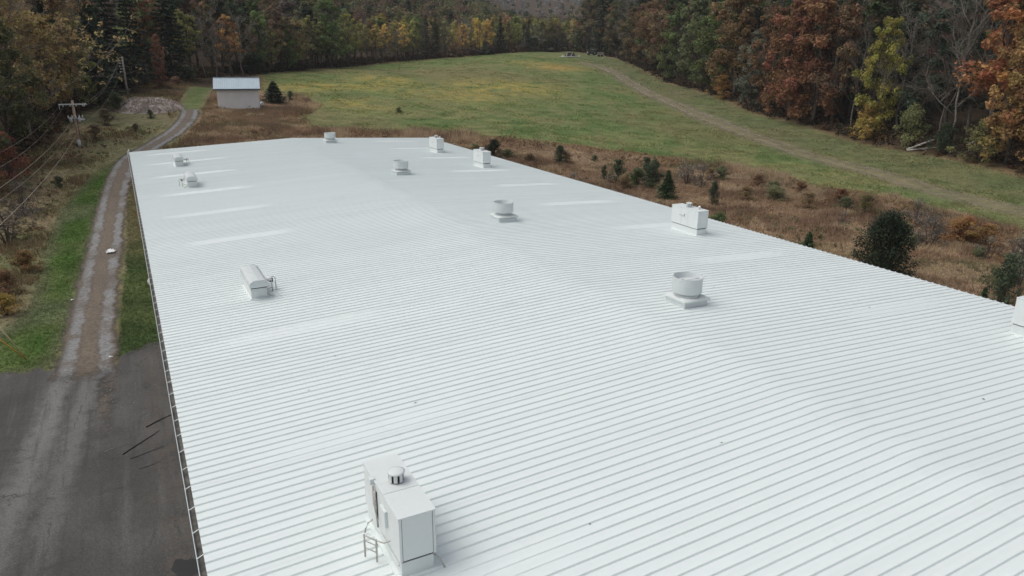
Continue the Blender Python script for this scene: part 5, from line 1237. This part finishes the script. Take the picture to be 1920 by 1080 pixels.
# ================================================================== SHED
SB = hit(449, 204.5); srz = -radians(degrees(atan2(SB[0], SB[1])))-radians(2)
shed = thing('shed', 'small pale metal shed with a light blue roof', 'shed', (SB[0], SB[1], SB[2]-.05), srz)
W2, D_, HW, RISE = 3.0, 5.0, 3.25, 1.35
def corrug(mb, p0, du, L, dv, Hh, nrm, pitch=.23, amp=.03):
    n = max(2, int(L/pitch)); V = []; F = []; 
    for i in range(n+1):
        for (fr, a) in ((0, 0), (.55, 0), (.65, amp), (.9, amp)):
            u = min(L, (i+fr)*L/n)
            V.append(np.array(p0)+np.array(du)*u+np.array(nrm)*a); V.append(np.array(p0)+np.array(du)*u+np.array(dv)*Hh+np.array(nrm)*a)
    m = len(V)//2; F = [(2*i, 2*i+2, 2*i+3, 2*i+1) for i in range(m-1)]
    mb.add(V, F)
for (p0, du, L, nr_) in (((-W2, 0, 0), (1, 0, 0), 2*W2, (0, -1, 0)), ((W2, D_, 0), (-1, 0, 0), 2*W2, (0, 1, 0)), ((-W2, D_, 0), (0, -1, 0), D_, (-1, 0, 0)), ((W2, 0, 0), (0, 1, 0), D_, (1, 0, 0))):
    mb = MB(); corrug(mb, p0, du, L, (0, 0, 1), HW, nr_)
    if abs(nr_[0]): mb.add([(p0[0], 0, HW), (p0[0], D_, HW), (p0[0], D_/2, HW+RISE*.93)], [(0,1,2)])
    mb.build('wall', M_shedwall, shed)
mb = MB(); mb.box(-W2-.05, W2+.05, -.05, D_+.05, -.3, .08); mb.build('foundation', simple('concrete', (.33,.32,.30), .9), shed)
for s in (0, 1):
    mb = MB(); y0 = -.38 if s == 0 else D_+.38; zr = HW+RISE; sl = RISE/(D_/2); z0 = HW-sl*.38+.04
    dv = np.array([0, (D_/2-y0), zr+.04-z0]); Lv = np.linalg.norm(dv); dv /= Lv; nn = np.array([0, -dv[2], dv[1]]) if s == 0 else np.array([0, dv[2], -dv[1]])
    if nn[2] < 0: nn = -nn
    corrug(mb, (-W2-.45, y0, z0), (1, 0, 0), 2*W2+.75, dv, Lv, nn, .3, .03); rf = mb.build('roof', M_shedroof, shed)
    mb = MB(); mb.box(-W2-.45, W2+.3, y0-.02 if s == 0 else y0-.01, y0+.01 if s == 0 else y0+.02, z0-.2, z0-.01); mb.build('fascia', simple('dark_blue_trim', (.10,.15,.20), .5), rf)
mb = MB(); mb.box(-W2-.45, W2+.3, D_/2-.15, D_/2+.15, HW+RISE+.05, HW+RISE+.09); mb.build('ridge_cap', M_shedroof, shed)
TP = hit(492, 199)
mb = MB(); mb.lathe([(.26, 0), (.29, .1), (.29, .5), (.25, .62), (.08, .66)], 14); mb.box(-.34, .34, -.05, .05, .2, .3)
tag(mb.build('water_barrel', M_white, None, True, loc=(TP[0]+.1, TP[1]+.8, TP[2])), 'small white barrel against the shed corner', 'barrel')

# wood-chip mound
MP = hit(280, 208); g = np.random.default_rng(81)
nx, ny = 60, 40; U, Vv = np.meshgrid(np.linspace(-1, 1, nx), np.linspace(-1, 1, ny), indexing='ij')
mx = MP[0]+U*4.9+.6*Vv; my = MP[1]+2.5+Vv*5.2-U*.5; prof = np.clip(1-(U**2+Vv**2), 0, 1)**.7
mz = terrain(mx, my)-.08+prof*(1.15+.7*fbm(mx, my, 1.8, 5))+(fbm(mx, my, .6, 6)-.5)*.35*prof
ii = np.arange(nx*ny).reshape(nx, ny); Qm = np.stack([ii[:-1, :-1], ii[1:, :-1], ii[1:, 1:], ii[:-1, 1:]], -1).reshape(-1, 4)
mc = mix(C_(.48,.42,.38), C_(.27,.225,.19), sstep(.4, .62, fbm(mx, my, .7, 9))).reshape(-1, 3)
mound_t = thing('wood_chip_mound', 'low pale mound of wood chips beside the track bend', 'mound', tuple(MP))
mo = link('heap', mesh_np('heap', np.stack([mx-MP[0], my-MP[1], mz-MP[2]], -1).reshape(-1, 3), Qm, None, {'col': mc}, True), vcol_mat('wood_chips', .9, .4, 4, .8), mound_t)
pi_ = g.integers(0, nx*ny, 2600); ok = prof.ravel()[pi_] > .03; pi_ = pi_[ok]
Cc = np.stack([mx.ravel(), my.ravel(), mz.ravel()+.04], 1)[pi_]-MP+g.normal(size=(len(pi_), 3))*np.array([.15, .15, .02])
Vc, lv, hv = leaf_cloud(Cc, .08, 2, .30, g, asp=.35); o = link('chips', mesh_np('chips', Vc, quads(len(Vc)), None, {'col': mix(C_(.62,.54,.48), C_(.22,.18,.15), lv)}), M_forest, mound_t); o['kind'] = 'stuff'

# ================================================================== UTILITY POLES, WIRES, GUYS
def pole_at(px, py, rg): 
    d = ray(px, py); d = d/hypot(d[0], d[1]); return np.array([d[0]*rg, d[1]*rg, float(terrain(d[0]*rg, d[1]*rg))])
PA = pole_at(152, 286, 96); top = at_range(136, 188, 96)[2]; HA = top-PA[2]
pa = thing('utility_pole', 'wooden utility pole with crossarm and grey equipment bank', 'utility pole', tuple(PA))
mb = MB(); mb.tube([(0, 0, -.8), (0, 0, HA*.5), (0, 0, HA)], [.17, .15, .12], 12); mb.build('pole', M_wood, pa, True)
mb = MB(); mb.bar((-1.35, -.16, HA-.42), (1.35, -.16, HA-.42), .11, .13); ca = mb.build('crossarm', M_porc, pa, bevel=.01)
for xx in (-1.3, -.95, -.28, .3, .95, 1.1):
    q = MB(); q.lathe([(.03, -.18), (.07, -.15), (.04, -.10), (.07, -.06), (.03, 0)], 8, (xx, -.16, HA-.48)); q.build('insulator', M_porc, ca, True)
q = MB(); q.tube([(-1.3, -.16, HA-.5), (-1.32, -.18, HA-.95)], .03, 6); q.build('hanging_fuse', M_porc, ca)
mb = MB(); mb.bar((-.55, -.2, HA-1.95), (.62, -.2, HA-1.95), .07, .09); eb = mb.build('equipment_rack', M_galv, pa)
for k, (xx, hh) in enumerate(((-.42, .52), (.40, .50))):
    q = MB(); q.lathe([(.14, -.5), (.17, -.46), (.17, -.1), (.12, -.04), (.05, .05)], 12, (xx, -.28, HA-1.85)); q.build('transformer', M_galv, eb, True)
for xx in (-.62, -.25, .1, .45, .75):
    q = MB(); q.lathe([(.04, -.05), (.09, .0), (.05, .06), (.09, .12), (.05, .2), (.03, .3)], 8, (xx, -.24, HA-1.88)); q.build('bushing', M_porc, eb, True)
q = MB(); q.box(.55, .95, -.3, -.12, HA-2.15, HA-1.98); q.build('switch_box', M_porc, eb, bevel=.02)
mb = MB(); mb.tube([(.16, -.06, .3), (.15, -.06, HA*.7)], .035, 8); mb.build('riser_pipe', simple('red_conduit', (.20,.07,.05), .6), pa)
mb = MB(); mb.tube([(0, 0, -.3), (0, 0, .85)], [.20, .185], 12); mb.build('base_guard', M_galv, pa, True)
PB = pole_at(237, 160, 131); topB = at_range(232, 106, 131)[2]; HB = topB-PB[2]
pb = thing('utility_pole', 'plain far pole with a row of insulators on one side', 'utility pole', tuple(PB))
mb = MB(); mb.tube([(0, 0, -.8), (0, 0, HB)], [.17, .12], 10); mb.build('pole', M_greywood, pb, True)
for k in range(6):
    z = HB-.15-k*.42; q = MB(); q.bar((0, 0, z), (-.42-.1*(k % 2), 0, z), .04); q.lathe([(.05, -.06), (.10, 0), (.05, .08)], 8, (-.42-.1*(k % 2), 0, z)); q.build('insulator', M_porc, pb, True)
# the next pole stands just outside the view, where the guys and wires go
PC = np.array([-8.2, 36.9, 0.0]); HC = 9.8
pc = thing('utility_pole', 'guyed wooden pole past the yellow guy guards', 'utility pole', tuple(PC))
mb = MB(); mb.tube([(0, 0, -.8), (0, 0, HC)], [.17, .12], 12); mb.build('pole', M_wood, pc, True)
mb = MB(); mb.bar((-1.2, 0, HC-.3), (1.2, 0, HC-.3), .11, .13); mb.build('crossarm', M_greywood, pc)
def wire(a, b_, sag, r, label, n=18):
    a = np.array(a); b_ = np.array(b_); P = [a+(b_-a)*t-np.array([0, 0, sag*4*t*(1-t)]) for t in np.linspace(0, 1, n)]
    mb = MB(); mb.tube(P, r, 5, False); o = mb.build('overhead_wire', M_wire, None, True); tag(o, label, 'wire'); return o
def A_(x, z): return (PA[0]+x, PA[1]-.2, PA[2]+z)
wire(A_(-1.25, HA-.6), (PC[0]-1.1, PC[1], 8.3), 1.2, .007, 'thin wire from the outer crossarm insulator toward the guyed pole')
wire(A_(-.9, HA-.6), (PC[0]-.3, PC[1], 8.0), 1.6, .007, 'thin wire from the second crossarm insulator toward the guyed pole')
wire(A_(-.3, HA-2.2), (PC[0]+.2, PC[1], 6.6), .9, .013, 'thick cable from the equipment bank toward the guyed pole')
wire(A_(.1, HA-2.4), (PC[0]+.1, PC[1], 6.0), 1.1, .009, 'cable just under the thick equipment-bank cable')
wire(A_(-.05, HA-3.6), (PC[0]+.4, PC[1], 4.6), .8, .018, 'lowest pale cable sweeping down over the rough bank')
for k, (xx, z1, z2) in enumerate(((1.1, HA-.6, HB-.2), (.3, HA-.6, HB-.6), (.0, HA-2.9, HB-2.2))):
    wire(A_(xx, z1), (PB[0]-.45, PB[1], PB[2]+z2), 1.2, .011, ['wire from the outer crossarm end to the far plain pole', 'wire from the pole top to the far plain pole', 'low cable from mid pole to the far plain pole'][k])
GA = hit(55, 676)
GR = hypot(GA[0], GA[1])
for k, (pp, mat_, L, lb) in enumerate((((3, 616), M_cream, 2.5, 'cream guy-wire guard slanting up from the grass'), ((-2, 634), M_yellow, 2.2, 'orange-yellow guy-wire guard beside the cream one'))):
    q_ = at_range(pp[0], pp[1], GR-.2); f_ = (PC[0]-GA[0])/(q_[0]-GA[0]); top_ = (PC[0], GA[1]+(q_[1]-GA[1])*f_, min(HC-.2, GA[2]+(q_[2]-GA[2])*f_)) if k == 0 else (PC[0], GA[1]+(q_[1]-GA[1])*f_, GA[2]+(q_[2]-GA[2])*f_)
    a = np.array([GA[0]+.03*k, GA[1], GA[2]-.1]); b_ = np.array(top_); d = (b_-a)/np.linalg.norm(b_-a)
    t = thing('guy_wire', lb, 'guy wire', tuple(a))
    mb = MB(); mb.tube([(0, 0, 0), tuple(b_-a)], .008, 5, False); mb.build('strand', M_wire, t)
    mb = MB(); mb.tube([tuple(d*.25), tuple(d*(L+.25))], .032, 8); mb.build('guard_tube', mat_, t, True)

# ================================================================== FIELD EQUIPMENT AT THE FAR CORNER
E1 = hit(1069, 107.5)
fr = -atan2(E1[0], E1[1])
im = thing('farm_implement', 'pale folded farm implement with white end wheels on the far field', 'implement', tuple(E1), fr)
mb = MB(); mb.bar((-3.3, 0, .35), (3.3, 0, .35), .22, .2); mb.bar((-2.2, -.9, .25), (1.6, -.9, .25), .25, .2); mb.bar((-2.2, -.9, .25), (-3.3, 0, .35), .15); mb.bar((1.6, -.9, .25), (3.3, 0, .4), .15); mb.build('frame', M_white, im)
for xx in (-2.7, 3.3):
    q = MB(); q.lathe([(.18, -.12), (.36, -.1), (.36, .1), (.18, .12)], 14)
    q.v = [(xx+v[2], v[0], .36+v[1]) for v in q.v]; q.build('wheel', M_white, im, True)
mb = MB(); mb.add([(-1.9,-.5,.4),(1.9,-.5,.4),(1.9,.7,.4),(-1.9,.7,.4),(-1.5,-.2,1.5),(1.4,-.2,1.6),(1.4,.6,1.6),(-1.5,.6,1.5)], [(0,3,2,1),(4,5,6,7),(0,1,5,4),(1,2,6,5),(2,3,7,6),(3,0,4,7)]); mb.build('body', M_mach, im)
mb = MB(); mb.add([(-2.0,-.4,1.55),(.4,-.4,1.95),(.4,.7,1.95),(-2.0,.7,1.55),(-2.0,-.4,1.65),(.4,-.4,2.05),(.4,.7,2.05),(-2.0,.7,1.65)], [(0,3,2,1),(4,5,6,7),(0,1,5,4),(1,2,6,5),(2,3,7,6),(3,0,4,7)]); mb.build('cover', M_galv, im)
mb = MB(); mb.bar((-1.4, -.65, .3), (-1.1, -.55, 1.6), .25, .1); mb.bar((.2, -.6, .4), (.9, -.5, 1.7), .18, .1); mb.build('support', M_white, im)
mb = MB(); mb.bar((-4.8, -.5, .18), (-3.0, -.1, .25), .3, .12); mb.build('drawbar', M_white, im)
E2 = hit(1110, 103.5)
tr = thing('tractor', 'dark tractor with a pale canopy parked by the far trees', 'tractor', tuple(E2), -atan2(E2[0], E2[1])+radians(8))
mb = MB(); mb.box(-1.7, .1, -.35, .35, .6, 1.25); mb.box(-.1, 1.3, -.5, .5, .55, 1.1); mb.build('body', M_mach, tr, bevel=.06)
mb = MB(); mb.box(-.3, 1.5, -.65, .65, 2.15, 2.27); mb.build('canopy', M_galv, tr, bevel=.04)
mb = MB()
for xx in (-.2, 1.4):
    for yy in (-.55, .55): mb.bar((xx, yy, 1.0), (xx, yy, 2.15), .07)
mb.build('canopy_post', M_mach, tr)
mb = MB(); mb.box(.3, .85, -.3, .3, 1.1, 1.2); mb.box(.8, .92, -.3, .3, 1.2, 1.65); mb.build('seat', M_rubber, tr, bevel=.03)
for (xx, yy, r_, w_) in ((.95, -.68, .72, .36), (.95, .68, .72, .36), (-1.35, -.6, .42, .26), (-1.35, .6, .42, .26)):
    q = MB(); q.lathe([(r_*.55, -w_/2), (r_*.95, -w_/2), (r_, -w_/4), (r_, w_/4), (r_*.95, w_/2), (r_*.55, w_/2)], 20); q.v = [(xx+v[0], yy+v[2], r_+v[1]) for v in q.v]; wh = q.build('wheel', M_rubber, tr, True)
    q = MB(); q.lathe([(.05, -w_/2-.02), (r_*.56, -w_/2+.03), (r_*.56, w_/2-.03), (.05, w_/2+.02)], 14); q.v = [(xx+v[0], yy+v[2], r_+v[1]) for v in q.v]; q.build('rim', M_galv, wh, True)
q = MB(); q.box(-2.0, -1.65, -.3, .3, .75, 1.2); q.lathe([(.12, 0), (.14, .1), (.02, .14)], 10, (-1.75, 0, 1.2)); q.build('headlamp_block', M_porc, tr, bevel=.03)
E3 = hit(1126, 106)
ta = thing('trailer', 'low wooden crate trailer beside the dark tractor', 'trailer', tuple(E3), -atan2(E3[0], E3[1])-radians(6))
mb = MB(); mb.box(-1.3, 1.2, -.6, .6, .55, .65)
mb.build('deck', M_greywood, ta)
for z0 in (.68, .98, 1.28):
    q = MB(); q.box(-1.3, 1.2, -.64, -.6, z0, z0+.22); q.build('side_board', M_greywood, ta)
    q = MB(); q.box(-1.3, 1.2, .6, .64, z0, z0+.22); q.build('side_board', M_greywood, ta)
for xx in (-.6, .5):
    q = MB(); q.lathe([(.1, -.1), (.34, -.1), (.34, .1), (.1, .1)], 14); q.v = [(xx+v[0], -.72+v[2], .34+v[1]) for v in q.v]; q.build('wheel', M_rubber, ta, True)
    q = MB(); q.lathe([(.1, -.1), (.34, -.1), (.34, .1), (.1, .1)], 14); q.v = [(xx+v[0], .72+v[2], .34+v[1]) for v in q.v]; q.build('wheel', M_rubber, ta, True)
mb = MB(); mb.bar((-1.3, 0, .5), (-2.4, 0, .35), .12); mb.build('tow_bar', M_galv, ta)
E4 = hit(1148, 110)
be = thing('log_bench', 'low plank bench between two posts under the far trees', 'bench', tuple(E4), -atan2(E4[0], E4[1]))
mb = MB(); mb.box(-1.5, 1.5, -.2, .2, .38, .48); mb.build('plank', M_greywood, be, bevel=.02)
for xx in (-1.55, 1.55):
    mb = MB(); mb.tube([(xx, 0, -.1), (xx, 0, 1.05)], .09, 8); mb.build('post', M_greywood, be)
BK = hit(1130, 110); mb = MB(); mb.lathe([(.16, 0), (.2, .36), (.21, .4)], 12); mb.lathe([(.2, .39), (.02, .42)], 12)
tag(mb.build('bucket', M_white, None, True, loc=tuple(BK)), 'white bucket in the grass below the crate trailer', 'bucket')

# ================================================================== FALLEN WOOD AND LITTER
def stick(p0, p1, r, mat, name, label, cat, lift=0, forks=0, group=None, seed=0):
    g = np.random.default_rng(seed); p0 = np.array(p0); p1 = np.array(p1); L = np.linalg.norm(p1-p0)
    P = [p0+(p1-p0)*t+np.array([g.normal()*L*.012, g.normal()*L*.012, r+lift*sin(pi*t)*.3+lift*t]) for t in np.linspace(0, 1, 6)]
    mb = MB(); mb.tube(P, np.linspace(r, r*.45, 6), 7)
    for k in range(forks):
        q = P[2+k % 3]; d = (p1-p0)/L; s = 1 if k % 2 else -1; e = q+(d*.7+np.array([-d[1], d[0], .25])*s*.7)*L*.3; mb.tube([q, e], [r*.5, r*.2], 5)
    o = mb.build(name, mat, None, True); tag(o, label, cat, group); return o
def hz(px, py): return hit(px, py)
stick(hz(1700,283), at_range(1752,264, hypot(*hz(1745,284)[:2])), .20, M_log, 'fallen_log', 'bleached fallen log propped up at the wood edge', 'log', 0, 2, seed=1)
stick(hz(1700,284), hz(1762,279), .15, M_log, 'fallen_log', 'bleached log lying flat under the propped log', 'log', .1, 1, seed=2)
stick(at_range(1815,272,118), at_range(1832,264,118), .10, M_log, 'fallen_log', 'short pale broken branch among the trunks', 'log', 0, 1, seed=3)
stick(hz(1815,284), hz(1850,281), .09, M_log, 'fallen_log', 'thin grey branch below the broken one', 'log', .1, 0, seed=4)
for k, (a, b_, r, m_, lb) in enumerate((((232,853),(300,808),.022,M_stick,'longest dark stick on the asphalt'), ((245,862),(306,838),.012,M_stick,'thin dark stick beside the longest one'), ((262,881),(303,866),.010,M_stick,'short dark twig below the thin stick'), ((195,848),(242,832),.011,M_greywood,'pale grey stick at the edge of the soil strip'), ((274,802),(322,778),.026,M_stick,'forked dark branch by the gutter'))):
    stick(hz(*a)+np.array([0,0,.02]), hz(*b_)+np.array([0,0,.02]), r, m_, 'fallen_stick', lb, 'stick', 0, 2 if k == 4 else (1 if k == 0 else 0), seed=10+k)
LP = hit(208, 473); g = np.random.default_rng(91); mb = MB(); n = 9
P = [[(LP[0]+(i/(n-1)-.5)*.62*(1-.3*abs(j/(n-1)-.5)), LP[1]+(j/(n-1)-.5)*1.0, LP[2]+.05+.11*g.random()) for j in range(n)] for i in range(n)]
mb.add([q for r_ in P for q in r_], [(i*n+j, (i+1)*n+j, (i+1)*n+j+1, i*n+j+1) for i in range(n-1) for j in range(n-1) if not (i in (0, n-2) and g.random() < .5)])
tag(mb.build('plastic_sheet', M_white, None, True), 'crumpled white plastic lying on the gravel track', 'plastic')
for k, (px, py, lb) in enumerate(((136,563,'small white scrap on the left grass edge of the track'), (208,670,'small white scrap where the track meets the asphalt'))):
    q = hit(px, py); mb = MB(); mb.add([(-.1,-.05,.03),(.08,-.07,.05),(.11,.06,.03),(-.06,.08,.06)], [(0,1,2,3)]); tag(mb.build('paper_scrap', M_white, None, loc=tuple(q)), lb, 'scrap')

# ================================================================== AIR
HZ = 4400.0; mb = MB(); mb.box(-HZ, HZ, -HZ, HZ, -2.0, 520.0)
hm = bpy.data.materials.new('haze'); hm.use_nodes = True; hn = hm.node_tree.nodes; hn.clear()
vo = hn.new('ShaderNodeVolumePrincipled'); vo.inputs['Color'].default_value = (.86, .90, .95, 1); vo.inputs['Density'].default_value = 1.6e-4; vo.inputs['Anisotropy'].default_value = 0.0
ho = hn.new('ShaderNodeOutputMaterial'); hm.node_tree.links.new(vo.outputs[0], ho.inputs['Volume'])
tag(mb.build('haze', hm), 'thin pale air haze over the whole valley', 'haze', kind='stuff')
